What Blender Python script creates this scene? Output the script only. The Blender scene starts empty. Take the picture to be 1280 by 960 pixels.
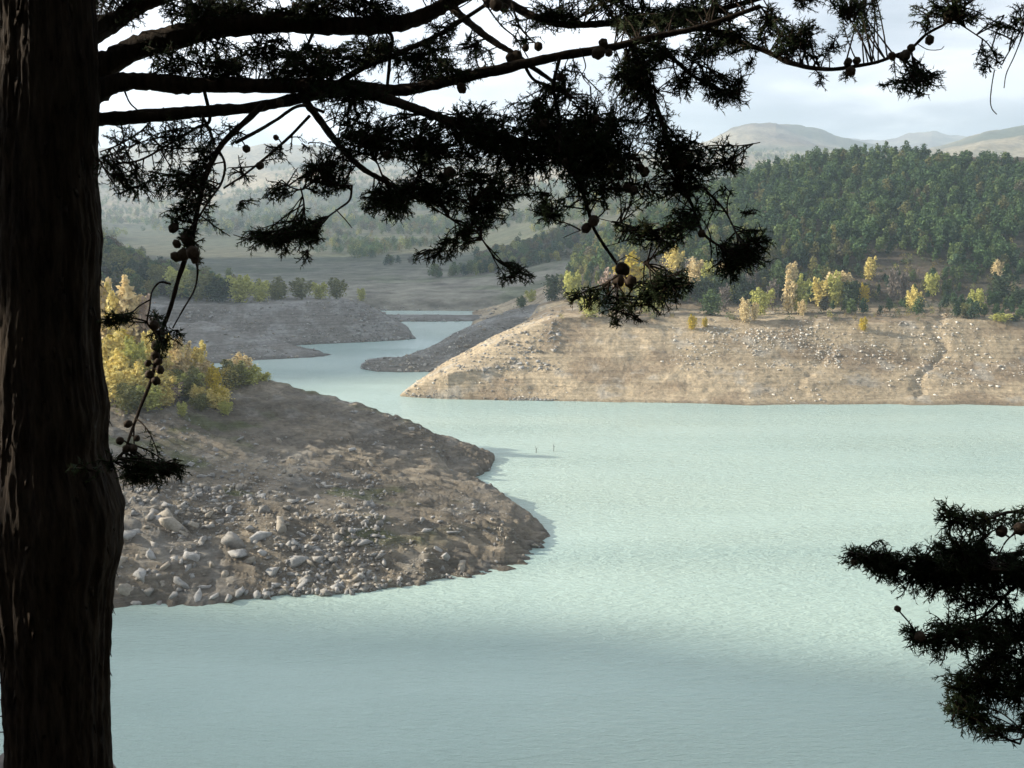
import bpy, bmesh, math, random
import numpy as np
from mathutils import Vector

rad = math.radians
PI = math.pi
RNG = np.random.default_rng(7)
random.seed(7)
scene = bpy.context.scene
COL = scene.collection

SUN_EL, SUN_AZ = rad(21.5), rad(-82)        # azimuth from +Y towards +X

# ------------------------------------------------------------------ camera
F = 1229.4                 # focal length in photograph pixels (1280 wide)
PITCH = rad(11.05)
CP, SP = math.cos(PITCH), math.sin(PITCH)
CAMZ = 50.0
cam_d = bpy.data.cameras.new('camera')
cam = bpy.data.objects.new('camera', cam_d)
COL.objects.link(cam)
cam.location = (0, 0, CAMZ)
cam.rotation_euler = (PI / 2 - PITCH, 0, 0)
cam_d.sensor_fit = 'HORIZONTAL'
cam_d.sensor_width = 36.0
cam_d.lens = 36.0 * F / 1280.0
cam_d.clip_start = 0.05
cam_d.clip_end = 30000
scene.camera = cam


def az_slope(px, py):
    x = (px - 640) / F
    v = (480 - py) / F
    fw = CP + v * SP
    h = math.hypot(x, fw)
    return math.atan2(x, fw), (-SP + v * CP) / h


def pt(px, py, z=None, r=None):
    a, s = az_slope(px, py)
    if r is None:
        r = (z - CAMZ) / s
    else:
        r = r / math.cos(a)
        z = CAMZ + r * s
    return (a, r, z)


def hid(px, r, z):
    a = az_slope(px, 420)[0]
    return (a, r / math.cos(a), z)


def Q(px, py, d):
    """point seen at pixel px,py at forward depth d"""
    x = (px - 640) / F * d
    v = (480 - py) / F
    return np.array([x, d * (CP + v * SP), CAMZ + d * (-SP + v * CP)])


# ------------------------------------------------------------------ noise
def _hash(ix, iy, seed):
    h = (ix * 374761393 + iy * 668265263 + seed * 974634777) & 0xFFFFFFFF
    h = ((h ^ (h >> 13)) * 1274126177) & 0xFFFFFFFF
    return ((h ^ (h >> 16)) & 0xFFFF) / 65535.0


def vnoise(x, y, seed=0):
    ix = np.floor(x).astype(np.int64)
    iy = np.floor(y).astype(np.int64)
    fx = x - ix
    fy = y - iy
    u = fx * fx * fx * (fx * (fx * 6 - 15) + 10)
    v = fy * fy * fy * (fy * (fy * 6 - 15) + 10)
    a = _hash(ix, iy, seed)
    b = _hash(ix + 1, iy, seed)
    c = _hash(ix, iy + 1, seed)
    d = _hash(ix + 1, iy + 1, seed)
    return (a * (1 - u) + b * u) * (1 - v) + (c * (1 - u) + d * u) * v


def fbm(x, y, seed=0, octv=4, gain=0.5):
    s = np.zeros_like(x, dtype=float)
    amp, tot = 1.0, 0.0
    for o in range(octv):
        c, sn = math.cos(0.6 * o + 0.3), math.sin(0.6 * o + 0.3)
        s += amp * (vnoise((x * c - y * sn) * 2 ** o + 17.3 * o, (x * sn + y * c) * 2 ** o, seed + o) - 0.5)
        tot += amp
        amp *= gain
    return s / tot * 2


def smooth(e0, e1, x):
    t = np.clip((x - e0) / (e1 - e0), 0, 1)
    return t * t * (3 - 2 * t)


# ------------------------------------------------------------------ mesh helpers
def mesh_np(name, verts, faces, mat=None, col=None, smoothed=False, parent=None, link=True):
    """verts (n,3); faces (m,k) int array all of one size, or a list of such; col (n,3) vertex colours"""
    me = bpy.data.meshes.new(name)
    if not isinstance(faces, list):
        faces = [faces]
    faces = [f for f in faces if len(f)]
    nv = len(verts)
    me.vertices.add(nv)
    me.vertices.foreach_set('co', np.ascontiguousarray(verts, dtype=np.float32).ravel())
    loops = np.concatenate([f.ravel() for f in faces]).astype(np.int32)
    totals = np.concatenate([np.full(len(f), f.shape[1]) for f in faces]).astype(np.int32)
    starts = np.concatenate([[0], np.cumsum(totals)[:-1]]).astype(np.int32)
    me.loops.add(len(loops))
    me.loops.foreach_set('vertex_index', loops)
    me.polygons.add(len(totals))
    me.polygons.foreach_set('loop_start', starts)
    me.polygons.foreach_set('loop_total', totals)
    if smoothed:
        me.polygons.foreach_set('use_smooth', np.ones(len(totals), dtype=bool))
    if col is not None:
        ca = me.color_attributes.new('tint', 'FLOAT_COLOR', 'POINT')
        c4 = np.ones((nv, 4), dtype=np.float32)
        c4[:, :3] = col
        ca.data.foreach_set('color', c4.ravel())
    me.update()
    me.validate()
    if mat:
        me.materials.append(mat)
    if not link:
        return me
    o = bpy.data.objects.new(name, me)
    COL.objects.link(o)
    if parent:
        o.parent = parent
    return o


def tag(o, label=None, cat=None, group=None, kind=None):
    if label:
        o['label'] = label
    if cat:
        o['category'] = cat
    if group:
        o['group'] = group
    if kind:
        o['kind'] = kind
    return o


def empty(name, loc, rz=0.0, sc=None):
    o = bpy.data.objects.new(name, None)
    COL.objects.link(o)
    o.location = loc
    o.rotation_euler = (0, 0, rz)
    if sc is not None:
        o.scale = sc
    return o


class Bag:
    """collects verts / faces / colours"""
    def __init__(s):
        s.v, s.f, s.c, s.n = [], {}, [], 0

    def add(s, v, f, c=None):
        v = np.asarray(v, float)
        if not isinstance(f, list):
            f = [f]
        for q in f:
            q = np.asarray(q)
            if len(q):
                s.f.setdefault(q.shape[1], []).append(q + s.n)
        s.v.append(v)
        if c is None:
            c = (1, 1, 1)
        s.c.append(np.broadcast_to(np.asarray(c, float), (len(v), 3)))
        s.n += len(v)

    def build(s, name, mat, parent=None, smoothed=False, link=True, origin=None):
        v = np.concatenate(s.v)
        if origin is not None:
            v = v - np.asarray(origin)
        return mesh_np(name, v, [np.concatenate(x) for x in s.f.values()], mat,
                       np.concatenate(s.c), smoothed, parent, link)


# ------------------------------------------------------------------ materials
def new_mat(name):
    m = bpy.data.materials.new(name)
    m.use_nodes = True
    nt = m.node_tree
    nt.nodes.clear()
    return m, nt, nt.nodes, nt.links


def node(nt, typ, **kw):
    n = nt.nodes.new(typ)
    for k, v in kw.items():
        if k == 'inp':
            for kk, vv in v.items():
                n.inputs[kk].default_value = vv
        else:
            setattr(n, k, v)
    return n


def tint_material(name, rough=0.9, var_scale=3.0, var=0.35, bump_scale=2.0, bump=0.3, bump_dist=0.2,
                  transl=0.0, spec=0.2, detail=6.0):
    """albedo from the tint attribute, broken up by noise, with a bump"""
    m, nt, N, L = new_mat(name)
    out = node(nt, 'ShaderNodeOutputMaterial')
    b = node(nt, 'ShaderNodeBsdfPrincipled', inp={'Roughness': rough, 'Specular IOR Level': spec})
    at = node(nt, 'ShaderNodeAttribute', attribute_name='tint')
    geo = node(nt, 'ShaderNodeNewGeometry')
    colsock = at.outputs['Color']
    if var > 0:
        n1 = node(nt, 'ShaderNodeTexNoise', inp={'Scale': var_scale, 'Detail': detail, 'Roughness': 0.65})
        L.new(geo.outputs['Position'], n1.inputs['Vector'])
        mr = node(nt, 'ShaderNodeMapRange', inp={'From Min': 0.3, 'From Max': 0.7, 'To Min': 1 - var, 'To Max': 1 + var})
        L.new(n1.outputs['Fac'], mr.inputs['Value'])
        mx = node(nt, 'ShaderNodeMix', data_type='RGBA', blend_type='MULTIPLY')
        mx.inputs['Factor'].default_value = 1.0
        L.new(colsock, mx.inputs['A'])
        L.new(mr.outputs['Result'], mx.inputs['B'])
        colsock = mx.outputs['Result']
    L.new(colsock, b.inputs['Base Color'])
    if bump > 0:
        n2 = node(nt, 'ShaderNodeTexNoise', inp={'Scale': bump_scale, 'Detail': 8.0, 'Roughness': 0.7})
        L.new(geo.outputs['Position'], n2.inputs['Vector'])
        bp = node(nt, 'ShaderNodeBump', inp={'Strength': bump, 'Distance': bump_dist})
        L.new(n2.outputs['Fac'], bp.inputs['Height'])
        L.new(bp.outputs['Normal'], b.inputs['Normal'])
    if transl > 0:
        tr = node(nt, 'ShaderNodeBsdfTranslucent')
        L.new(colsock, tr.inputs['Color'])
        ms = node(nt, 'ShaderNodeMixShader', inp={'Fac': transl})
        L.new(b.outputs['BSDF'], ms.inputs[1])
        L.new(tr.outputs['BSDF'], ms.inputs[2])
        L.new(ms.outputs['Shader'], out.inputs['Surface'])
    else:
        L.new(b.outputs['BSDF'], out.inputs['Surface'])
    return m


M_bank = tint_material('bank_soil', var_scale=0.9, var=0.28, bump_scale=1.1, bump=0.9, bump_dist=0.5)


def add_strandlines(m):
    '''level terraces cut by the falling water, as a second bump and faint bands of soil colour'''
    nt = m.node_tree
    L = nt.links
    b = [n for n in nt.nodes if n.type == 'BSDF_PRINCIPLED'][0]
    geo = node(nt, 'ShaderNodeNewGeometry')
    mp = node(nt, 'ShaderNodeMapping', inp={'Scale': (0.03, 0.03, 2.8)})
    L.new(geo.outputs['Position'], mp.inputs['Vector'])
    n = node(nt, 'ShaderNodeTexNoise', inp={'Scale': 1.0, 'Detail': 3.0, 'Roughness': 0.7})
    L.new(mp.outputs['Vector'], n.inputs['Vector'])
    bp = node(nt, 'ShaderNodeBump', inp={'Strength': 0.7, 'Distance': 0.6})
    L.new(n.outputs['Fac'], bp.inputs['Height'])
    old = b.inputs['Normal'].links[0].from_socket
    L.new(old, bp.inputs['Normal'])
    L.new(bp.outputs['Normal'], b.inputs['Normal'])
    col = b.inputs['Base Color'].links[0].from_socket
    mr = node(nt, 'ShaderNodeMapRange', inp={'From Min': 0.35, 'From Max': 0.65, 'To Min': 0.82, 'To Max': 1.12})
    L.new(n.outputs['Fac'], mr.inputs['Value'])
    mx = node(nt, 'ShaderNodeMix', data_type='RGBA', blend_type='MULTIPLY')
    mx.inputs['Factor'].default_value = 1.0
    L.new(col, mx.inputs['A'])
    L.new(mr.outputs['Result'], mx.inputs['B'])
    L.new(mx.outputs['Result'], b.inputs['Base Color'])


add_strandlines(M_bank)
M_hill = tint_material('hill_ground', var_scale=0.09, var=0.5, bump_scale=0.25, bump=0.8, bump_dist=2.0)
M_rock = tint_material('grey_rock', var_scale=2.5, var=0.25, bump_scale=3.0, bump=0.6, bump_dist=0.15)
M_leaf = tint_material('tree_leaves', var=0.0, bump=0.0, rough=0.75, transl=0.25, spec=0.15)
M_needle = tint_material('cypress_sprays', var=0.0, bump=0.0, rough=0.7, transl=0.3, spec=0.2)
M_wood = tint_material('twig_wood', var_scale=12.0, var=0.3, bump=0.0, rough=0.9)

# ------------------------------------------------------------------ terrain
AZ0, AZ1, NAZ = rad(-37), rad(37), 1380
az = np.linspace(AZ0, AZ1, NAZ)
rr = [84.0]
while rr[-1] < 300:
    rr.append(rr[-1] * 1.0026)
while rr[-1] < 520:
    rr.append(rr[-1] * 1.0035)
while rr[-1] < 7600:
    rr.append(rr[-1] * 1.010)
R = np.array(rr)
NR = len(R)
BED = -7.0


def landform(strings, amin=None, amax=None, skirt=7.0):
    """strings near -> far, each a list of (az, r, z). returns height grid NAZ x NR"""
    st = []
    for s in strings:
        s = sorted(s)
        a = np.array([p[0] for p in s])
        st.append((np.interp(az, a, [p[1] for p in s]), np.interp(az, a, [p[2] for p in s])))
    out = np.full((NAZ, NR), BED)
    for i in range(NAZ):
        if amin is not None and az[i] < amin:
            continue
        if amax is not None and az[i] > amax:
            continue
        rs = [st[0][0][i] - skirt]
        zs = [st[0][1][i] - 3.0]
        for (a, b) in st:
            rs.append(max(a[i], rs[-1] + 0.6))
            zs.append(b[i])
        rs = [rs[0] - 25] + rs
        zs = [BED] + zs
        out[i] = np.interp(R, rs, zs, left=BED, right=zs[-1] if rs[-1] > 1500 else BED)
    return out


LF = []   # (name, grid)

# near promontory on the left ------------------------------------------
front = [pt(-160, 775, z=0), pt(0, 768, z=0), pt(135, 762, z=0), pt(250, 757, z=0), pt(330, 750, z=0), pt(400, 745, z=0), pt(480, 738, z=0),
         pt(560, 727, z=0), pt(600, 719, z=0), pt(640, 712, z=0), pt(664, 705, z=0), pt(676, 690, z=0), pt(691, 672, z=0)]
m1 = [pt(-160, 640, z=9), pt(130, 652, z=7), pt(330, 655, z=5.2), pt(450, 655, z=4.6), pt(560, 655, z=3.6), pt(640, 655, z=2.2), pt(670, 662, z=0.9), pt(691, 671.5, z=0.0)]
m2 = [pt(-160, 560, z=15), pt(130, 570, z=11.5), pt(330, 580, z=7.4), pt(450, 588, z=5.0), pt(520, 592, z=3.6), pt(583, 597, z=2.2), pt(610, 610, z=2.0), pt(640, 628, z=1.6), pt(670, 648, z=0.9), pt(691, 671, z=0)]
crA = [pt(-160, 380, r=215), pt(60, 415, r=205), pt(130, 440, r=198), pt(230, 455, r=193), pt(330, 470, r=190), pt(440, 503, r=187), pt(500, 523, r=186), pt(540, 542, r=182)]
crA_t = crA + [hid(560, 176, 1.5), hid(583, 172.5, 0.2), hid(600, 169, -0.5), hid(640, 159, -1.5), hid(691, 140, -2)]
bkA = [hid(-160, 232, 18), hid(60, 222, 17), hid(130, 214, 14), hid(330, 204, 7), hid(440, 198, 4), hid(540, 188, -1), hid(583, 175, -2.5), hid(640, 165, -3), hid(691, 145, -3)]
bk2 = [(a, r + 32, -5) for (a, r, z) in bkA]
LF.append(('promontory', landform([front, m1, m2, crA_t, bkA, bk2], amax=az_slope(692, 670)[0], skirt=5)))
f2 = [hid(300, 160, -2), hid(500, 165, -1), pt(560, 600, z=0), pt(583, 599, z=0), pt(600, 595, z=0), pt(612, 590, z=0), pt(619, 574, z=0)]
f2b = [hid(300, 163, 0), pt(560, 590, z=1.4), pt(583, 590, z=1.2), pt(600, 587, z=1.0), pt(612, 583, z=0.6), pt(619, 573.6, z=0.0)]
c2 = [hid(300, 180, 3)] + [pt(440, 502, r=187), pt(500, 522, r=186), pt(540, 540, r=185), pt(583, 556, r=183), pt(600, 563, r=182), pt(612, 568, r=181.5), pt(619, 573.3, r=179)]
b2 = [(a, r + 10, -1.5) for (a, r, z) in c2]
LF.append(('promontory', landform([f2, f2b, c2, b2], amax=az_slope(619, 572)[0], skirt=4)))

# low spit and middle headland behind ------------------------------------
sB2 = [pt(60, 470, z=0), pt(200, 460, z=0), pt(300, 452, z=0), pt(340, 449.5, z=0), pt(380, 447.5, z=0), pt(405, 446, z=0), pt(418, 444, z=0)]
sB2c = [pt(60, 392, z=15), pt(200, 400, z=9), pt(255, 404, z=8), pt(320, 419, z=4.8), pt(350, 426, z=3.2), pt(380, 437, z=1.1), pt(405, 442, z=0.3), pt(418, 443.6, z=0)]
sB2b = [(a, r + 26, 2.0 if a < az_slope(330, 420)[0] else -1.5) for (a, r, z) in sB2c]
LF.append(('spit', landform([sB2, sB2c, sB2b], amax=az_slope(418, 444)[0], skirt=4)))
sB = [hid(-100, 330, -1), hid(200, 330, -1), pt(330, 434, z=0), pt(385, 431, z=0), pt(450, 428, z=0), pt(500, 425.5, z=0), pt(521, 423.5, z=0)]
sBm = [pt(60, 378, z=13), pt(230, 385, z=11), pt(330, 378, z=12), pt(430, 376, z=12), pt(452, 378, z=11), pt(470, 388, z=8.2), pt(490, 402, z=4.7), pt(506, 413, z=2.2), pt(521, 423, z=0)]
sBc = [pt(-100, 270, r=440), pt(60, 292, r=440), pt(120, 308, r=440), pt(180, 335, r=440), pt(240, 350, r=440), pt(330, 365, r=432), pt(400, 371, r=425), pt(440, 374, r=415), pt(470, 386, r=385), pt(490, 400, r=360), pt(521, 422.5, r=345)]
sBb = [(a, r + 60, z - 7 if a < az_slope(420, 400)[0] else -2.5) for (a, r, z) in sBc]
sBb2 = [(a, r + 130, -5) for (a, r, z) in sBc]
LF.append(('headland', landform([sB, sBm, sBc, sBb, sBb2], amax=az_slope(521.5, 423)[0], skirt=4)))

# rubble spit behind the right bank ---------------------------------------
sS = [pt(451, 461, z=0), pt(470, 464.5, z=0), pt(500, 465.5, z=0), pt(560, 465, z=0), pt(640, 460, z=0), pt(760, 455, z=0)]
sSm = [pt(451, 458, z=0.6), pt(460, 449, z=2.6), pt(480, 445, z=3.3), pt(500, 445, z=3.4), pt(530, 440, z=4.0), pt(560, 430, z=5.6), pt(600, 410, z=8.6), pt(640, 398, z=10.5), pt(760, 390, z=12)]
sSc = [pt(451, 457, r=283), pt(460, 448, r=288), pt(480, 444.5, r=290), pt(500, 444, r=292), pt(530, 436, r=298), pt(560, 422, r=310), pt(600, 402, r=325), pt(640, 388, r=335), pt(690, 378, r=340), pt(760, 372, r=345)]
sSb = [(a, r + 14, z * 0.4 - 2.2) for (a, r, z) in sSc]
sSb2 = [(a, r + 45, -4) for (a, r, z) in sSc]
LF.append(('spit', landform([sS, sSm, sSc, sSb, sSb2], amin=az_slope(450.5, 460)[0], skirt=4)))

# right bank and wooded hill ----------------------------------------------
sC = [pt(500, 495.5, z=0), pt(520, 497, z=0), pt(560, 499, z=0), pt(640, 501, z=0), pt(700, 501.5, z=0), pt(760, 503, z=0), pt(860, 504, z=0),
      pt(940, 507, z=0), pt(990, 505.5, z=0), pt(1050, 506, z=0), pt(1110, 505, z=0), pt(1140, 507, z=0), pt(1200, 506, z=0), pt(1280, 508, z=0), pt(1500, 512, z=0)]
sCm = [pt(500, 494, z=0.2), pt(520, 480, z=2.8), pt(560, 466, z=5.6), pt(640, 450, z=7.2), pt(760, 448, z=7.5), pt(940, 450, z=7.0), pt(1280, 452, z=6.6), pt(1500, 455, z=6.6)]
sCt = [pt(500, 493.5, r=242), pt(520, 475, r=246), pt(560, 455, r=252), pt(630, 424, r=262), pt(690, 399, r=270), pt(760, 394, r=276), pt(860, 396, r=276),
       pt(940, 400, r=272), pt(1080, 404, r=268), pt(1200, 402, r=268), pt(1280, 402, r=268), pt(1500, 404, r=268)]
sCu = [hid(500, 246, -1), hid(560, 262, 6), hid(630, 275, 11), pt(700, 392, r=300), pt(760, 388, r=305), pt(860, 386, r=305), pt(1000, 384, r=305), pt(1150, 382, r=302), pt(1280, 378, r=300), pt(1500, 378, r=300)]
sCh = [hid(500, 256, -3), hid(560, 285, 0), hid(630, 300, 6), pt(690, 372, r=340), pt(760, 345, r=345), pt(860, 318, r=350), pt(1000, 305, r=352), pt(1150, 300, r=352), pt(1280, 300, r=352), pt(1500, 295, r=352)]
sCc = [hid(500, 270, -3), hid(560, 300, -3), hid(630, 330, 4), pt(690, 362, r=400), pt(720, 335, r=425), pt(780, 295, r=440), pt(860, 256, r=450), pt(940, 226, r=458), pt(1000, 207, r=462),
       pt(1060, 199, r=465), pt(1130, 197, r=465), pt(1200, 196, r=465), pt(1280, 197, r=465), pt(1500, 200, r=465)]
sCb = [(a, r + 120, max(z * 0.45, -4)) for (a, r, z) in sCc]
sCb2 = [(a, r + 320, -5) for (a, r, z) in sCc]
LF.append(('wooded_bank', landform([sC, sCm, sCt, sCu, sCh, sCc, sCb, sCb2], amin=az_slope(499.5, 495)[0], skirt=4)))

# mud flat and far country -------------------------------------------------
W = [-200, 100, 300, 440, 520, 600, 700, 900, 1100, 1500]
mf1 = [pt(x, 403, z=0) for x in (440, 700)]
mf2 = [pt(x, 398, z=0.7) for x in (440, 700)]
mf3 = [pt(470, 392.5, z=0.5), pt(600, 393.5, z=0.5), pt(700, 393, z=0.5)]
mf4 = [(a, r + 5, -2) for (a, r, z) in mf3]
LF.append(('far_shore', landform([mf1, mf2, mf3, mf4], amin=az_slope(452, 400)[0], amax=az_slope(760, 400)[0], skirt=2)))


def line(pts, key):
    return [pt(x, y, **{key: q}) for (x, y, q) in pts]


f0 = line([(x, 388.5 + 0.008 * (x - 540) ** 1 if x > 540 else 388.5, 0) for x in W], 'z')
f1 = line([(-200, 372, 3.5), (300, 374, 3.5), (440, 372, 4), (520, 372, 4), (600, 374, 3.5), (700, 366, 5), (1500, 366, 5)], 'z')
f2_ = line([(-200, 330, 620), (300, 338, 620), (440, 336, 620), (520, 332, 620), (580, 330, 620), (640, 320, 620), (700, 300, 620), (800, 285, 620), (1500, 280, 620)], 'r')
f3 = line([(-200, 300, 950), (160, 306, 950), (300, 303, 950), (440, 300, 950), (520, 296, 950), (600, 296, 950), (660, 280, 950), (720, 262, 930), (800, 250, 900), (1500, 250, 900)], 'r')
f4 = line([(-200, 262, 1500), (160, 276, 1500), (260, 268, 1500), (360, 264, 1500), (440, 258, 1500), (520, 262, 1500), (600, 256, 1500), (700, 244, 1450), (800, 226, 1400), (1500, 226, 1400)], 'r')
f5 = line([(-200, 222, 2300), (0, 226, 2300), (130, 238, 2300), (220, 246, 2300), (320, 230, 2300), (400, 215, 2300), (500, 214, 2300), (600, 222, 2300), (700, 214, 2200), (800, 204, 2200), (900, 196, 2300), (1100, 205, 2300), (1180, 190, 2400), (1230, 168, 2500), (1300, 152, 2500), (1500, 140, 2500)], 'r')
f6 = line([(-200, 190, 3800), (0, 188, 3800), (130, 184, 3800), (240, 178, 3800), (340, 182, 3800), (440, 190, 3800), (560, 196, 3800), (680, 198, 3800), (780, 196, 3800), (850, 188, 3700), (885, 178, 3600), (915, 163, 3500),
           (945, 156, 3500), (970, 154, 3500), (1000, 160, 3500), (1040, 171, 3500), (1090, 180, 3500), (1160, 188, 3500), (1200, 186, 3500), (1500, 170, 3500)], 'r')
f7 = [(a, r + 600, z * 0.5) for (a, r, z) in f6]
f8 = line([(-200, 192, 5600), (700, 200, 5600), (1000, 180, 5600), (1040, 169, 5600), (1075, 171, 5600), (1110, 172, 5600), (1140, 169, 5600), (1165, 165, 5600), (1190, 169, 5600), (1240, 172, 5600), (1500, 176, 5600)], 'r')
f9 = [(a, r + 500, z - 60) for (a, r, z) in f8]
LF.append(('far_hills', landform([f0, f1, f2_, f3, f4, f5, f6, f7, f8, f9], skirt=3)))

stack = np.stack([g for _, g in LF])
idx = np.argmax(stack, axis=0)
Z = np.max(stack, axis=0)
names = [n for n, _ in LF]
nid = {n: i for i, n in enumerate(dict.fromkeys(names))}
zone = np.array([nid[n] for n in names])[idx]
AA, RR = np.meshgrid(az, R, indexing='ij')
X = np.sin(AA) * RR
Y = np.cos(AA) * RR
near = RR < 560
mask_near = near.astype(float)
isA = (zone == nid['promontory'])
isC = (zone == nid['wooded_bank'])
above = smooth(-0.5, 3.0, Z)
big = fbm(X / 30, Y / 30, 3, 3)
mid = fbm(X / 7, Y / 7, 11, 4)
sml = fbm(X / 1.6, Y / 1.6, 21, 3)
rdg = 1 - np.abs(fbm(X / 11, Y / 11, 31, 4)) * 2
Zn = Z.copy()
aS = smooth(-2, 1.5, Z)
Zn += near * (big * 0.9 * above + mid * 0.5 * (0.25 + 0.75 * above) + sml * 0.16 * aS)
# bedding ledges of the promontory rock, dipping along the shore
bt = (Y * 0.93 + X * 0.36 + 5.0 * fbm(X / 22, Y / 22, 33, 3) + 1.0 * mid) / 2.1
bf = bt - np.floor(bt)
ledge = (np.where(bf < 0.8, bf / 0.8, (1 - bf) / 0.2)) - 0.5
lm = smooth(-0.25, 0.25, fbm(X / 14, Y / 14, 37, 2) + 0.10)
Zn += isA * near * ledge * 0.85 * lm * smooth(-1.5, 0.8, Z)
jag = 1 - 2 * np.abs(fbm(X / 4.5, Y / 4.5, 39, 4))
Zn += isA * near * (jag - 0.6) * 0.75 * (1 - smooth(1.0, 3.5, Z)) * smooth(-3, -0.5, Z)
Zn += isA * near * (rdg * 0.55 * above - 0.15)
Zn += (isA * 0.35 + 0.2 * isC) * near * aS * np.maximum(fbm(X / 2.6, Y / 2.6, 35, 3), 0) * 1.2
# gullies down the right bank
gx = X + mid * 3
for (gpx, gw, gd) in ((1158, 1.2, 0.75), (1012, 1.5, 0.35), (780, 2.0, 0.3)):
    a0 = az_slope(gpx, 450)[0]
    dd = (AA - a0) * RR + mid * 3.0 + 2.2 * np.sin(Z * 0.55) - 0.25 * Z
    Zn -= isC * np.exp(-(dd / gw) ** 2) * gd * smooth(0.2, 3, Z) * (1 - smooth(15, 22, Z))
Zn += (isC * 0.5 + isA) * near * 0.12 * np.sin((Zn + 0.35 * mid) * 2 * PI / 1.05) * smooth(0.3, 1.5, Zn)
far = smooth(560, 900, RR)
hillamp = np.clip((RR - 500) / 1500, 0, 1)
Zn += far * aS * (fbm(X / 260, Y / 260, 51, 5) * 26 * hillamp + fbm(X / 60, Y / 60, 55, 4) * 5 * (0.3 + hillamp))
Z = np.where((RR > 640) & (Zn < 2), 2 + 0.1 * (Zn - 2), Zn)

# --- base colours
def rgb(*c):
    return np.array(c, float)


def mixc(a, b, t):
    return a * (1 - t[..., None]) + b * t[..., None]


C3 = np.zeros(Z.shape + (3,))
soilA = mixc(np.broadcast_to(rgb(0.205, 0.178, 0.14), C3.shape), rgb(0.34, 0.29, 0.22), smooth(-0.3, 0.6, fbm(X / 9, Y / 4, 61, 4)))
soilA = mixc(soilA, rgb(0.34, 0.32, 0.285), smooth(0.15, 0.5, fbm(X / 5, Y / 5, 63, 4)) * 0.5)
soilA = mixc(soilA, rgb(0.13, 0.15, 0.06), smooth(0.25, 0.6, fbm(X / 12, Y / 6, 65, 4)) * 0.7 * smooth(2, 4, Z))
soilC = mixc(np.broadcast_to(rgb(0.52, 0.42, 0.285), C3.shape), rgb(0.36, 0.28, 0.19), smooth(-0.1, 0.35, fbm(X / 16, Y / 10, 71, 4)))
soilC = mixc(soilC, rgb(0.52, 0.47, 0.39), smooth(0.2, 0.55, fbm(X / 6, Y / 6, 73, 4)) * 0.7)
soilB = mixc(np.broadcast_to(rgb(0.24, 0.225, 0.20), C3.shape), rgb(0.34, 0.33, 0.31), smooth(-0.1, 0.5, fbm(X / 6, Y / 6, 75, 4)))
veg = mixc(np.broadcast_to(rgb(0.075, 0.068, 0.048), C3.shape), rgb(0.13, 0.105, 0.08), smooth(-0.3, 0.4, fbm(X / 12, Y / 12, 77, 4)))
field = mixc(np.broadcast_to(rgb(0.11, 0.12, 0.075), C3.shape), rgb(0.38, 0.32, 0.22), smooth(-0.02, 0.10, fbm(X / 420, Y / 230, 81, 3)) * smooth(1250, 1900, RR))
field = mixc(field, rgb(0.15, 0.14, 0.09), smooth(-0.1, 0.2, fbm(X / 90, Y / 60, 83, 4)) * 0.6)
C3[:] = soilB
C3[isA] = soilA[isA]
soilC *= (1.04 - 0.20 * smooth(20, 75, X + 6 * big))[..., None]
C3[isC] = soilC[isC]
wveg = smooth(14.5, 17.5, Z + 2.5 * mid)
C3 = mixc(C3, veg, wveg * near)
# dark damp line next to the water
damp = 1 - smooth(0.05, 0.7, Z)
band = 0.97 + 0.16 * fbm((Z + 0.2 * mid) * 2.6, X / 45, 91, 3)
C3 *= (band * (1 - 0.35 * damp))[..., None]
isF = zone == nid['far_hills']
pale = mixc(np.broadcast_to(rgb(0.17, 0.17, 0.13), C3.shape), rgb(0.11, 0.12, 0.08), smooth(-0.2, 0.3, fbm(X / 60, Y / 40, 93, 4)))
shore = mixc(np.broadcast_to(rgb(0.30, 0.28, 0.225), C3.shape), rgb(0.20, 0.21, 0.14), smooth(-0.1, 0.35, fbm(X / 25, Y / 25, 97, 4)))
pale = mixc(shore, pale, smooth(470, 640, RR + 30 * big))
fcol = mixc(pale, field, smooth(600, 800, RR + 60 * mid))
# pale fields of the far ridge, with sunlit patches put into their colour
sun_field = smooth(1600, 2200, RR) * smooth(-0.25, 0.0, fbm(X / 500, Y / 350, 95, 3)) * 0.8
fcol = mixc(fcol, rgb(0.40, 0.335, 0.23), sun_field * (X < 1050))
fcol = mixc(fcol, rgb(0.17, 0.115, 0.078), smooth(600, 850, X) * smooth(-0.4, 0.1, fbm(X / 300, Y / 300, 99, 3)) * smooth(2200, 3000, RR) * 0.9)  # right-hand peak darkened in colour, in place of a cloud's shade
fcol = mixc(fcol, rgb(0.09, 0.105, 0.07), smooth(900, 1150, X) * (1 - smooth(2700, 3000, RR)) * smooth(1500, 2000, RR))
C3[isF] = fcol[isF]
C3 = np.clip(C3, 0.01, 0.8)

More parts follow.
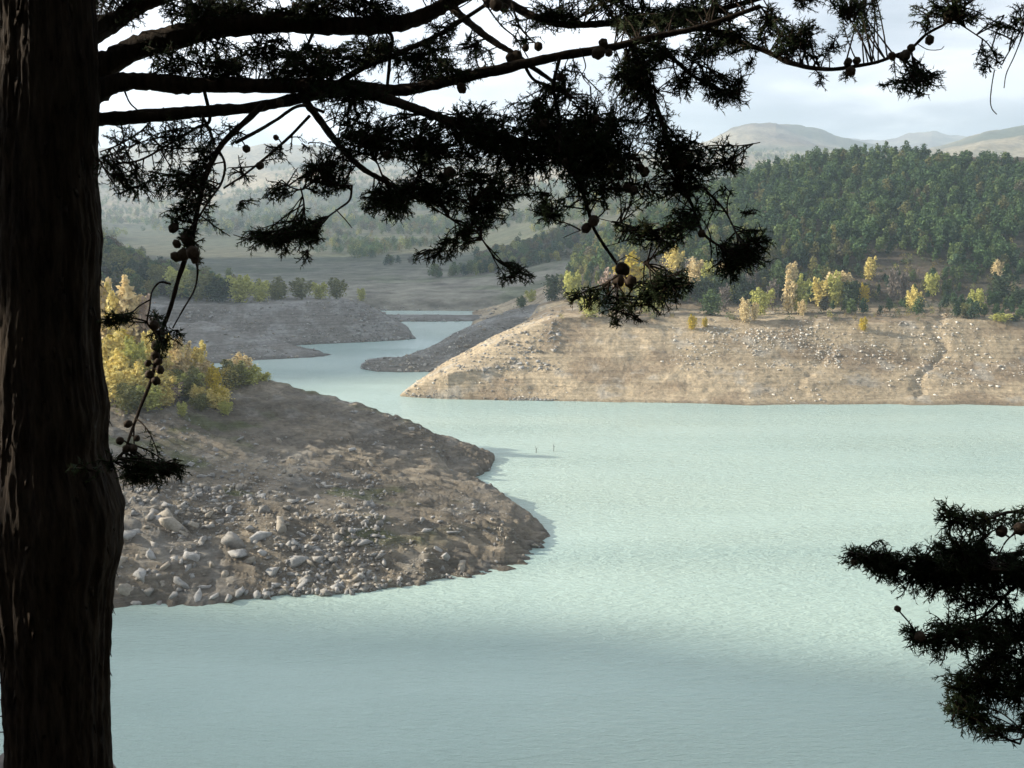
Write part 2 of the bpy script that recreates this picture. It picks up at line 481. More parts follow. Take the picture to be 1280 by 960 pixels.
V = np.stack([X, Y, Z], -1).reshape(-1, 3)
I = np.arange(NAZ * NR).reshape(NAZ, NR)
quads = np.stack([I[:-1, :-1], I[1:, :-1], I[1:, 1:], I[:-1, 1:]], -1).reshape(-1, 4)
zq = zone[:-1, :-1].reshape(-1)
zmaxq = np.maximum.reduce([Z[:-1, :-1], Z[1:, :-1], Z[1:, 1:], Z[:-1, 1:]]).reshape(-1)
colV = C3.reshape(-1, 3)
for n, k in nid.items():
    sel = quads[(zq == k) & (zmaxq > BED + 0.5)]
    if not len(sel):
        continue
    u, inv = np.unique(sel.ravel(), return_inverse=True)
    o = mesh_np(n, V[u], inv.reshape(-1, 4), M_hill if n == 'far_hills' else M_bank, colV[u], True)
    desc = {'promontory': ('stony grey brown promontory reaching into the turquoise lake', 'lake shore'),
            'spit': ('low grey rubble spit in shade beside the channel', 'lake shore'),
            'headland': ('shaded grey headland with bushes on top across the channel', 'lake shore'),
            'wooded_bank': ('sunlit sandy bank below the wooded hill', 'lake shore'),
            'far_shore': ('flat mud bar at the far end of the channel', 'lake shore'),
            'far_hills': ('hazy far hills with pale fields and woods', 'hills')}[n]
    tag(o, desc[0], desc[1], kind='structure')

# lake bed: the one ground sheet under everything
bv = np.array([[-6400, -1200, -7.6], [6400, -1200, -7.6], [6400, 6600, -7.6], [-6400, 6600, -7.6]], float)
tag(mesh_np('ground', bv, np.array([[0, 1, 2, 3]]), M_bank, np.tile([0.2, 0.18, 0.14], (4, 1))), 'silty bed of the lake under the water', 'ground', kind='structure')


def zgrid(x, y):
    a = math.atan2(x, y)
    r = math.hypot(x, y)
    i = (a - AZ0) / (AZ1 - AZ0) * (NAZ - 1)
    j = np.interp(r, R, np.arange(NR))
    i0 = int(min(max(i, 0), NAZ - 2))
    j0 = int(min(max(j, 0), NR - 2))
    fi, fj = min(max(i - i0, 0), 1), j - j0
    return (Z[i0, j0] * (1 - fi) + Z[i0 + 1, j0] * fi) * (1 - fj) + (Z[i0, j0 + 1] * (1 - fi) + Z[i0 + 1, j0 + 1] * fi) * fj


def hit(px, py):
    """where the view ray of a photograph pixel first meets the land"""
    a, s = az_slope(px, py)
    i = int(round((a - AZ0) / (AZ1 - AZ0) * (NAZ - 1)))
    ok = np.nonzero((Z[i] >= CAMZ + R * s) & (Z[i] > 0.0))[0]
    if len(ok) == 0:
        return None
    r = R[ok[0]]
    return np.array([math.sin(a) * r, math.cos(a) * r, Z[i, ok[0]]])


def project(p):
    """world point -> photograph pixel"""
    x, y, z = p[0], p[1], p[2] - CAMZ
    fw = y * CP - z * SP
    up = y * SP + z * CP
    return 640 + F * x / fw, 480 - F * up / fw, fw


# ------------------------------------------------------------------ water
def water_mat():
    m, nt, N, L = new_mat('lake_water')
    out = node(nt, 'ShaderNodeOutputMaterial')
    b = node(nt, 'ShaderNodeBsdfPrincipled', inp={'Roughness': 0.13, 'IOR': 1.33, 'Specular IOR Level': 0.5})
    geo = node(nt, 'ShaderNodeNewGeometry')
    # silt clouds: broad colour change of the milky water
    mp = node(nt, 'ShaderNodeMapping', inp={'Scale': (0.006, 0.018, 0.0)})
    L.new(geo.outputs['Position'], mp.inputs['Vector'])
    n0 = node(nt, 'ShaderNodeTexNoise', inp={'Scale': 1.0, 'Detail': 4.0, 'Roughness': 0.5, 'Distortion': 0.6})
    L.new(mp.outputs['Vector'], n0.inputs['Vector'])
    cr = node(nt, 'ShaderNodeValToRGB')
    cr.color_ramp.elements[0].position = 0.35
    cr.color_ramp.elements[0].color = (0.44, 0.60, 0.56, 1)
    cr.color_ramp.elements[1].position = 0.65
    cr.color_ramp.elements[1].color = (0.57, 0.71, 0.625, 1)
    L.new(n0.outputs['Fac'], cr.inputs['Fac'])
    L.new(cr.outputs['Color'], b.inputs['Base Color'])
    # ripples, longer across the wind
    def ripple(sx, sy, det):
        q = node(nt, 'ShaderNodeMapping', inp={'Scale': (sx, sy, 1.0), 'Rotation': (0, 0, rad(8))})
        L.new(geo.outputs['Position'], q.inputs['Vector'])
        w = node(nt, 'ShaderNodeTexNoise', inp={'Scale': 1.0, 'Detail': det, 'Roughness': 0.6})
        L.new(q.outputs['Vector'], w.inputs['Vector'])
        return w.outputs['Fac']
    r1 = ripple(0.45, 1.7, 4.0)
    r2 = ripple(1.6, 4.2, 3.0)
    ad = node(nt, 'ShaderNodeMath', operation='MULTIPLY_ADD', inp={1: 0.45})
    L.new(r2, ad.inputs[0])
    L.new(r1, ad.inputs[2])
    # calm and ruffled lanes
    mp2 = node(nt, 'ShaderNodeMapping', inp={'Scale': (0.012, 0.06, 0.0)})
    L.new(geo.outputs['Position'], mp2.inputs['Vector'])
    n3 = node(nt, 'ShaderNodeTexNoise', inp={'Scale': 1.0, 'Detail': 3.0})
    L.new(mp2.outputs['Vector'], n3.inputs['Vector'])
    st = node(nt, 'ShaderNodeMapRange', inp={'From Min': 0.35, 'From Max': 0.65, 'To Min': 0.35, 'To Max': 0.8})
    L.new(n3.outputs['Fac'], st.inputs['Value'])
    bp = node(nt, 'ShaderNodeBump', inp={'Distance': 0.62})
    L.new(st.outputs['Result'], bp.inputs['Strength'])
    L.new(ad.outputs['Value'], bp.inputs['Height'])
    L.new(bp.outputs['Normal'], b.inputs['Normal'])
    L.new(b.outputs['BSDF'], out.inputs['Surface'])
    return m


wv = np.array([[-3000, 30, 0], [3000, 30, 0], [3000, 1500, 0], [-3000, 1500, 0]], float)
tag(mesh_np('water', wv, np.array([[0, 1, 2, 3]]), water_mat()), 'milky turquoise lake water with fine wind ripples', 'lake', kind='structure')

# ------------------------------------------------------------------ hillside under the camera
hx = np.linspace(-260, 260, 261)
hy = np.concatenate([np.linspace(-160, -20, 60), np.linspace(-19, 14, 90), np.linspace(14.6, 78, 70)])
HX, HY = np.meshgrid(hx, hy, indexing='ij')


def slope_z(x, y):
    z = np.where(y > 2, 48.0 - (y - 2) * 0.77, 48.0 + np.minimum(2 - y, 60) * 0.30)
    amp = np.clip((np.abs(y) - 3) / 20, 0.05, 1.0)
    return z + (fbm(x / 9, y / 9, 101, 4) - 0.25) * 0.9 * amp


HZ = slope_z(HX, HY)
hc = mixc(np.broadcast_to(rgb(0.11, 0.085, 0.055), HZ.shape + (3,)), rgb(0.16, 0.13, 0.07), smooth(-0.3, 0.4, fbm(HX / 3, HY / 3, 103, 4)))
HI = np.arange(HX.size).reshape(HX.shape)
hq = np.stack([HI[:-1, :-1], HI[1:, :-1], HI[1:, 1:], HI[:-1, 1:]], -1).reshape(-1, 4)
tag(mesh_np('hillside', np.stack([HX, HY, HZ], -1).reshape(-1, 3), hq, M_bank, hc.reshape(-1, 3), True),
    'steep brown slope falling from the viewpoint to the lake', 'hillside', kind='structure')

# ------------------------------------------------------------------ rocks
def hull_rock(seed, n=15, sub=False):
    rg = np.random.default_rng(seed)
    p = rg.normal(size=(n, 3))
    p /= np.linalg.norm(p, axis=1)[:, None]
    p *= rg.uniform(0.75, 1.0, (n, 1))
    p *= np.array([1.0, rg.uniform(0.6, 0.9), rg.uniform(0.45, 0.75)])
    bm = bmesh.new()
    for q in p:
        bm.verts.new(q)
    r = bmesh.ops.convex_hull(bm, input=bm.verts)
    bmesh.ops.delete(bm, geom=list({g for g in r['geom_interior'] + r['geom_unused'] if isinstance(g, bmesh.types.BMVert)}), context='VERTS')
    if sub:
        bmesh.ops.triangulate(bm, faces=bm.faces)
        bmesh.ops.subdivide_edges(bm, edges=bm.edges, cuts=2)
        bmesh.ops.triangulate(bm, faces=bm.faces)
        bmesh.ops.smooth_vert(bm, verts=bm.verts, factor=0.12, use_axis_x=True, use_axis_y=True, use_axis_z=True)
        for v in bm.verts:
            v.co += Vector(rg.normal(0, 0.022, 3))
    bmesh.ops.triangulate(bm, faces=bm.faces)
    bm.verts.index_update()
    v = np.array([x.co[:] for x in bm.verts])
    f = np.array([[x.index for x in q.verts] for q in bm.faces])
    bm.free()
    return v, f


def rot_z(v, a):
    c, s_ = math.cos(a), math.sin(a)
    return np.stack([v[:, 0] * c - v[:, 1] * s_, v[:, 0] * s_ + v[:, 1] * c, v[:, 2]], -1)


small_rocks = [hull_rock(100 + i, 8) for i in range(8)]
big_rocks = [hull_rock(200 + i, 9 + i % 3, True) for i in range(9)]
ROCKC = [rgb(0.36, 0.35, 0.33), rgb(0.42, 0.41, 0.39), rgb(0.30, 0.285, 0.26), rgb(0.38, 0.34, 0.28)]

# boulders of the near promontory: each one a thing
spots = [(165, 658, 14), (217, 650, 17), (208, 640, 16), (244, 655, 12), (350, 650, 17), (331, 663, 15), (292, 672, 15), (298, 684, 18), (313, 660, 9),
         (240, 690, 13), (262, 700, 12), (365, 697, 18), (340, 712, 13), (388, 700, 10), (190, 690, 11), (175, 712, 12), (205, 705, 10), (228, 722, 13), (256, 728, 12),
         (282, 712, 12), (300, 735, 11), (322, 742, 10), (285, 745, 8), (247, 744, 9), (218, 742, 9), (186, 735, 10), (160, 735, 12), (150, 700, 10), (352, 735, 9),
         (378, 728, 8), (405, 720, 9), (420, 705, 8), (430, 730, 7), (452, 718, 7), (405, 601, 6), (412, 606, 7), (407, 614, 6), (578, 705, 10), (558, 694, 9), (548, 688, 7),
         (528, 648, 6), (533, 660, 7), (566, 662, 8), (592, 628, 5), (606, 633, 5), (612, 660, 6), (513, 535, 4), (525, 533, 4), (480, 700, 7), (500, 722, 6), (620, 700, 5),
         (150, 620, 12), (180, 606, 11), (262, 640, 9), (286, 636, 8), (316, 624, 7), (300, 608, 8), (330, 634, 9), (372, 640, 7), (388, 626, 6), (440, 560, 6), (428, 548, 5),
         (462, 577, 6), (350, 548, 6), (300, 545, 6), (270, 560, 7), (330, 575, 6), (380, 580, 5), (225, 600, 8), (240, 580, 6), (200, 578, 7), (160, 668, 9), (230, 665, 8),
         (252, 676, 9), (276, 662, 7), (310, 700, 9), (330, 690, 8), (268, 742, 8), (200, 752, 7), (170, 752, 8), (236, 706, 8), (215, 688, 7), (345, 678, 7), (378, 668, 6), (398, 688, 6)]
rg = np.random.default_rng(55)
nb = 0
SHAPE = ['blunt', 'slab-like', 'angular', 'rounded', 'wedge-shaped', 'cracked', 'squat', 'lopsided', 'pointed']
variants = []
for k, (v, f) in enumerate(big_rocks):
    c = ROCKC[k % 4]
    variants.append(mesh_np('boulder', v, f, M_rock, np.tile(c, (len(v), 1)), False, link=False))
shore_side = lambda px, py: ('by the water' if py > 725 else 'on the low slope' if py > 680 else 'on the middle slope' if py > 640 else 'high on the slope')
for i, (px, py, s_) in enumerate(spots):
    p = hit(px, py + s_ * 0.5)
    if p is None:
        continue
    d = math.hypot(p[0], p[1])
    size = s_ * d / F * 1.0
    k = int(rg.integers(0, 9))
    o = bpy.data.objects.new('boulder', variants[k])
    COL.objects.link(o)
    o.location = (p[0], p[1], p[2] - size * 0.10)
    size *= 1.22
    o.scale = (size * rg.uniform(0.9, 1.6), size * rg.uniform(0.7, 1.1), size * rg.uniform(0.6, 1.3))
    o.rotation_euler = (rg.normal(0, 0.45), rg.normal(0, 0.45), rg.uniform(0, 6.3))
    sz = 'largest-sized' if s_ >= 15 else 'large' if s_ >= 12 else 'middling' if s_ >= 9 else 'small' if s_ >= 7 else 'very small'
    shp = 'long' if o.scale.x > 1.45 * o.scale.y else 'upright' if o.scale.z > 1.02 * o.scale.x else 'flat' if o.scale.z < 0.62 * o.scale.x else 'blocky'
    tone = ['pale grey', 'whitish grey', 'dark grey', 'tan grey'][k % 4]
    across = 'just right of the dark trunk' if px < 215 else 'left of the rubble field centre' if px < 300 else 'right of the rubble field centre' if px < 420 else 'out toward the promontory tip'
    tag(o, '%s %s %s boulder %s, %s' % (sz, shp, tone, shore_side(px, py), across), 'boulder', 'boulders strewn over the near promontory')
    nb += 1


def scatter_stones(name, n, region, size, cols, seed, label, flat=0.25):
    """many small stones in one object; region(rg) -> (x, y, keep)"""
    rg = np.random.default_rng(seed)
    bag = Bag()
    m = 0
    tries = 0
    while m < n and tries < n * 12:
        tries += 1
        q = region(rg)
        if q is None:
            continue
        x, y = q
        z = zgrid(x, y)
        if z < 0.05:
            continue
        v, f = small_rocks[int(rg.integers(0, 8))]
        s_ = size[0] * (size[1] / size[0]) ** (rg.random() ** 2.2)
        vv = rot_z(v * s_ * np.array([1, 1, rg.uniform(0.7, 1.2)]), rg.uniform(0, 6.3))
        a = rg.normal(0, 0.3)
        vv = np.stack([vv[:, 0], vv[:, 1] * math.cos(a) - vv[:, 2] * math.sin(a), vv[:, 1] * math.sin(a) + vv[:, 2] * math.cos(a)], -1)
        vv += np.array([x, y, z + s_ * 0.0])
        bag.add(vv, f, cols[int(rg.integers(0, len(cols)))] * rg.uniform(0.75, 1.15))
        m += 1
    o = bag.build(name, M_rock)
    return tag(o, label, 'stones', kind='stuff')


def px_region(x0, x1, y0, y1, sc, thr, seed):
    def f(rg):
        p = hit(rg.uniform(x0, x1), rg.uniform(y0, y1))
        if p is None:
            return None
        nz = fbm(np.array([p[0] / sc]), np.array([p[1] / sc]), seed, 3)[0]
        if nz < thr + rg.uniform(-0.25, 0.25):
            return None
        return p[0] + rg.normal(0, 0.4), p[1] + rg.normal(0, 0.4)
    return f


scatter_stones('stones', 2600, px_region(100, 480, 590, 762, 14, -0.12, 301), (0.10, 1.2), ROCKC, 1, 'grey rubble of small stones on the near promontory')
scatter_stones('stones', 4200, px_region(100, 690, 470, 745, 8, 0.08, 303), (0.10, 0.7), ROCKC, 2, 'thin scatter of small stones over the near promontory')
SAND = [rgb(0.70, 0.67, 0.60), rgb(0.60, 0.56, 0.49), rgb(0.46, 0.40, 0.32)]
scatter_stones('stones', 2200, px_region(505, 1330, 400, 505, 16, 0.28, 305), (0.10, 0.85), SAND, 3, 'pale stones scattered down the sunlit sandy bank')
scatter_stones('stones', 900, px_region(860, 1050, 408, 462, 7, 0.02, 306), (0.2, 0.8), SAND, 13, 'dense patch of pale stones high on the sunlit bank')
scatter_stones('stones', 1300, px_region(450, 700, 385, 466, 6, -0.3, 307), (0.3, 1.3), ROCKC, 4, 'grey rubble covering the shaded spit')
scatter_stones('stones', 1200, px_region(180, 520, 375, 448, 8, 0.0, 309), (0.25, 1.2), ROCKC, 5, 'grey stones on the shaded headland across the channel')


# ------------------------------------------------------------------ trees
def crown_geo(rg, H, Wd, base, n, fs, tint, nl=8, dark=0.0, taper=0.0, fill=0.45):
    """leaf-sized faces spread through several uneven lobes; returns verts, quads, colours"""
    L_ = []
    for i in range(nl):
        h = base + (H - base) * (0.12 + 0.80 * (i + rg.random() * 0.6) / nl)
        t = (h - base) / (H - base)
        prof = math.sin(PI * min(1, 0.22 + 0.72 * t)) * (1 - taper * t)
        off = rg.uniform(0.05, 0.62) * Wd * 0.5 * prof
        a = i * 2.4 + rg.random() * 1.2
        L_.append((off * math.cos(a), off * math.sin(a), h, Wd * 0.5 * rg.uniform(0.34, 0.58) * (0.45 + 0.55 * prof)))
    L_ = np.array(L_)
    w = L_[:, 3] ** 2
    li = rg.choice(nl, n, p=w / w.sum())
    d = rg.normal(size=(n, 3))
    d /= np.linalg.norm(d, axis=1)[:, None]
    rad_ = np.where(rg.random(n) < fill, rg.random(n) ** 0.4, rg.uniform(0.88, 1.18, n))
    c = L_[li, :3] + d * (L_[li, 3] * rad_)[:, None] * np.array([1, 1, 1.15])
    nrm = d + rg.normal(0, 0.55, (n, 3))
    nrm /= np.linalg.norm(nrm, axis=1)[:, None]
    up = rg.normal(size=(n, 3))
    u = np.cross(nrm, up)
    u /= np.linalg.norm(u, axis=1)[:, None]
    v = np.cross(nrm, u)
    s_ = fs * rg.uniform(0.55, 1.25, n)[:, None]
    q = np.stack([c - u * s_ - v * s_ * 0.55, c + u * s_ * 0.7 - v * s_ * 0.7, c + u * s_ + v * s_ * 0.5, c - u * s_ * 0.6 + v * s_ * 0.8], 1)
    lobe_t = rg.uniform(0.82, 1.2, nl)[li]
    col = tint * (lobe_t * rg.uniform(0.82, 1.18, n))[:, None]
    return q.reshape(-1, 3), np.arange(4 * n).reshape(n, 4), np.repeat(col, 4, axis=0)


def tube_geo(P, rad_, k=6):
    """tapered tube along points"""
    P = np.asarray(P, float)
    rad_ = np.asarray(rad_, float)
    T = np.gradient(P, axis=0)
    T /= np.linalg.norm(T, axis=1)[:, None] + 1e-12
    ref = np.array([0.31, 0.17, 0.93]) if abs(T[0, 2]) < 0.9 else np.array([1.0, 0.2, 0.1])
    A = np.cross(T, ref)
    A /= np.linalg.norm(A, axis=1)[:, None] + 1e-12
    B = np.cross(T, A)
    th = np.arange(k) / k * 2 * PI
    ring = A[:, None] * np.cos(th)[None, :, None] + B[:, None] * np.sin(th)[None, :, None]
    v = (P[:, None] + ring * rad_[:, None, None]).reshape(-1, 3)
    n = len(P)
    a = np.arange(k)
    f = np.concatenate([np.stack([i * k + a, i * k + (a + 1) % k, (i + 1) * k + (a + 1) % k, (i + 1) * k + a], -1) for i in range(n - 1)])
    return v, f


def trunk_geo(rg, H, r, limbs=4, base=0.3):
    bag = Bag()
    z = np.linspace(-0.6, H * 0.85, 6)
    x = np.cumsum(rg.normal(0, 0.06, 6)) * H / 8
    y = np.cumsum(rg.normal(0, 0.06, 6)) * H / 8
    P = np.stack([x, y, z], -1)
    v, f = tube_geo(P, np.linspace(r, r * 0.25, 6))
    c = rgb(0.13, 0.11, 0.09)
    bag.add(v, f, c)
    for i in range(limbs):
        k = rg.integers(1, 4)
        a = rg.uniform(0, 2 * PI)
        s_ = P[k]
        l = H * rg.uniform(0.2, 0.32)
        e_ = s_ + np.array([math.cos(a) * l * 0.7, math.sin(a) * l * 0.7, l * 0.8])
        v, f = tube_geo([s_, (s_ + e_) / 2 + rg.normal(0, 0.1, 3), e_], [r * 0.5, r * 0.35, r * 0.12], 5)
        bag.add(v, f, c)
    return bag


def poplar_geo(rg, H, Wd, tint, n, fs):
    """upright tree or tall shrub of rising shoots with thin leaves"""
    ns = 7
    V_, Fq, Cc, off = [], [], [], 0
    per = n // ns
    bag = Bag()
    for i in range(ns):
        a = i / ns * 2 * PI + rg.random()
        rr_ = Wd * 0.5 * rg.uniform(0.15, 0.75)
        h = H * rg.uniform(0.7, 1.0) * (1 - 0.25 * rr_ / (Wd * 0.5))
        t = rg.random(per) ** 0.8
        ax = np.stack([np.cos(a) * rr_ * t, np.sin(a) * rr_ * t, 0.08 * H + t * (h - 0.08 * H)], -1)
        sp = Wd * 0.24 * np.sin(PI * np.clip(0.25 + 0.72 * t, 0, 1))
        c = ax + rg.normal(0, 0.5, (per, 3)) * sp[:, None]
        nrm = rg.normal(size=(per, 3))
        nrm[:, 2] *= 0.6
        nrm /= np.linalg.norm(nrm, axis=1)[:, None]
        u = np.cross(nrm, rg.normal(size=(per, 3)))
        u /= np.linalg.norm(u, axis=1)[:, None]
        v = np.cross(nrm, u)
        s_ = fs * rg.uniform(0.5, 1.2, per)[:, None]
        q = np.stack([c - u * s_, c - v * s_ * 0.6, c + u * s_, c + v * s_ * 0.7], 1)
        col = tint * (rg.uniform(0.75, 1.25, per) * rg.uniform(0.85, 1.15))[:, None]
        bag.add(q.reshape(-1, 3), np.arange(4 * per).reshape(per, 4), np.repeat(col, 4, axis=0))
    return bag


def thing_tree(name, label, cat, group, loc, meshes, scale, rz):
    """empty > trunk, crown (mesh data shared between copies)"""
    t = empty(name, loc, rz, scale)
    tag(t, label, cat, group)
    for nm, me in meshes:
        o = bpy.data.objects.new(nm, me)
        COL.objects.link(o)
        o.parent = t
    return t


# variants: unit height 10
GREENS = [rgb(0.060, 0.105, 0.045), rgb(0.080, 0.130, 0.052), rgb(0.110, 0.150, 0.055), rgb(0.048, 0.082, 0.045), rgb(0.140, 0.140, 0.060), rgb(0.115, 0.105, 0.070)]
GREENS += [rgb(0.20, 0.22, 0.075), rgb(0.27, 0.25, 0.09)]
GNAME = ['dark green', 'mid green', 'light green', 'blackish green', 'olive green', 'brownish green', 'yellowish green', 'golden green']
forest = []
for k in range(16):
    rgv = np.random.default_rng(400 + k)
    g = GREENS[k % 8]
    tall = k >= 8
    v, f, c = crown_geo(rgv, 10, 6.6 if tall else 8.6, 1.6, 520, 0.42, g, nl=9 if tall else 8, taper=0.5 if tall else 0.15)
    cm = mesh_np('crown', v, f, M_leaf, c, link=False)
    tm_ = trunk_geo(rgv, 10, 0.24).build('trunk', M_wood, link=False)
    v2, f2_, c2_ = crown_geo(rgv, 10, 6.6 if tall else 8.6, 1.2, 330, 0.48, g, nl=8, taper=0.5 if tall else 0.15)
    forest.append((cm, tm_, (v2, f2_, c2_), g, GNAME[k % 8], tall))

# wooded hill on the right
rgt = np.random.default_rng(77)
cand = []
cell = 4.25
for ix in range(int(-60 / cell), int(420 / cell)):
    for iy in range(int(180 / cell), int(600 / cell)):
        x = (ix + rgt.uniform(0.1, 0.9)) * cell
        y = (iy + rgt.uniform(0.1, 0.9)) * cell
        a, r = math.atan2(x, y), math.hypot(x, y)
        if not (AZ0 < a < rad(34)) or r < 296 or r > 500:
            continue
        i = int((a - AZ0) / (AZ1 - AZ0) * (NAZ - 1))
        j = int(np.searchsorted(R, r))
        if zone[i, min(j, NR - 1)] != nid['wooded_bank']:
            continue
        z = zgrid(x, y)
        if z < 15.2:
            continue
        px, py, fw = project((x, y, z))
        dn = fbm(np.array([x / 26.]), np.array([y / 26.]), 311, 3)[0]
        # open scrub on the lower right, closed wood elsewhere
        lim = 0.9 if py < 318 else 0.5
        if px > 1060 and 330 < py < 395:
            lim = 0.10
        elif py > 345:
            lim = 0.4
        if px > 1195 and py < 330 and py > 298:
            lim = -0.2
        if dn > lim:
            continue
        # skip places behind the crest
        if z < zgrid(x * 0.93, y * 0.93) - 2.5 and r > 440:
            continue
        cand.append((x, y, z, r, px, py))
cand.sort(key=lambda q: q[3])
inframe = [q for q in cand if -20 < q[4] < 1300]
indiv = set(id(q) for q in inframe[:270])
mass = Bag()
LEVEL = lambda py: 'at the foot of' if py > 345 else 'low on' if py > 300 else 'halfway up'
WHERE = lambda px, py: LEVEL(py) + ' the wooded hill, ' + ('at its tip' if px < 800 else 'left of centre' if px < 1000 else 'above the gully' if px < 1190 else 'at its right end')
for q in cand:
    x, y, z, r, px, py = q
    pal = np.array([3, 3.4, 2.6, 2, 0.6, 0.08, 0.03, 0.0] * 2, float)
    if py > 300 and px < 1060:
        pal = np.array([1.5, 2.2, 2.4, 1, 2.2, 1.0, 2.2, 1.4] * 2)
    k = int(rgt.choice(16, p=pal / pal.sum()))
    hgt = rgt.uniform(4.2, 8.6) * (0.62 if py > 340 else 1.0)
    if id(q) in indiv:
        cm, tm_, _, g, gn, tall = forest[k]
        sx = hgt / 10 * rgt.uniform(0.85, 1.2)
        thing_tree('forest_tree', '%s %s tree %s' % (gn, 'narrow' if tall else 'round', WHERE(px, py)), 'tree', 'trees of the wooded hill',
                   (x, y, z), (('trunk', tm_), ('crown', cm)), (sx, sx, hgt / 10), rgt.uniform(0, 6.3))
    else:
        v2, f2_, c2_ = forest[k][2]
        vv = rot_z(v2 * np.array([hgt / 10 * rgt.uniform(0.9, 1.2)] * 2 + [hgt / 10]), rgt.uniform(0, 6.3)) + np.array([x, y, z])
        mass.add(vv, f2_, c2_ * rgt.uniform(0.9, 1.35))
tag(mass.build('forest', M_leaf), 'dense mixed wood covering the upper part of the right hill', 'wood', kind='stuff')

# shrubs and autumn trees ---------------------------------------------------
YEL = {'pale yellow': rgb(0.74, 0.63, 0.24), 'bright yellow': rgb(0.60, 0.47, 0.06), 'straw-coloured': rgb(0.75, 0.62, 0.36), 'pinkish bare': rgb(0.46, 0.35, 0.28),
       'yellow-green': rgb(0.50, 0.50, 0.16), 'olive': rgb(0.23, 0.23, 0.09), 'grey leafless': rgb(0.22, 0.19, 0.165), 'dark green': rgb(0.06, 0.085, 0.045), 'green': rgb(0.11, 0.16, 0.06)}
popvar = {}


G2 = 'yellow trees and bushes on top of the near promontory'


def pop_mesh(kind, var):
    if (kind, var) not in popvar:
        rgv = np.random.default_rng(sum(map(ord, kind)) + 31 * var)
        n = 560 if 'bare' in kind or 'leafless' in kind else 1300
        cm = poplar_geo(rgv, 10, [4.2, 5.6, 7.5][var], YEL[kind], n, 0.36).build('crown', M_leaf, link=False)
        popvar[(kind, var)] = (cm, trunk_geo(rgv, 8, 0.16, 5).build('trunk', M_wood, link=False))
    return popvar[(kind, var)]


def shrub(px, py, hpx, wpx, kind, label, group, name='autumn_tree', cat='tree'):
    p = hit(px, py)
    if group == G2:
        # stand on the promontory itself, not on the shore behind it
        for k in range(60):
            if p is not None and math.hypot(p[0], p[1]) < 226:
                break
            py += 1.5
            hpx += 1.5
            p = hit(px, py)
    if p is None:
        return
    d = math.hypot(p[0], p[1])
    h = hpx * d / F
    wd = wpx * d / F * 1.35
    ratio = wd / h
    var = 0 if ratio < 0.5 else 1 if ratio < 0.7 else 2
    cm, tm_ = pop_mesh(kind, var)
    sx = wd / [4.2, 5.6, 7.5][var]
    thing_tree(name, label, cat, group, tuple(p - np.array([0, 0, 0.1])), (('trunk', tm_), ('crown', cm)), (sx, sx, h / 10), random.uniform(0, 6.3))


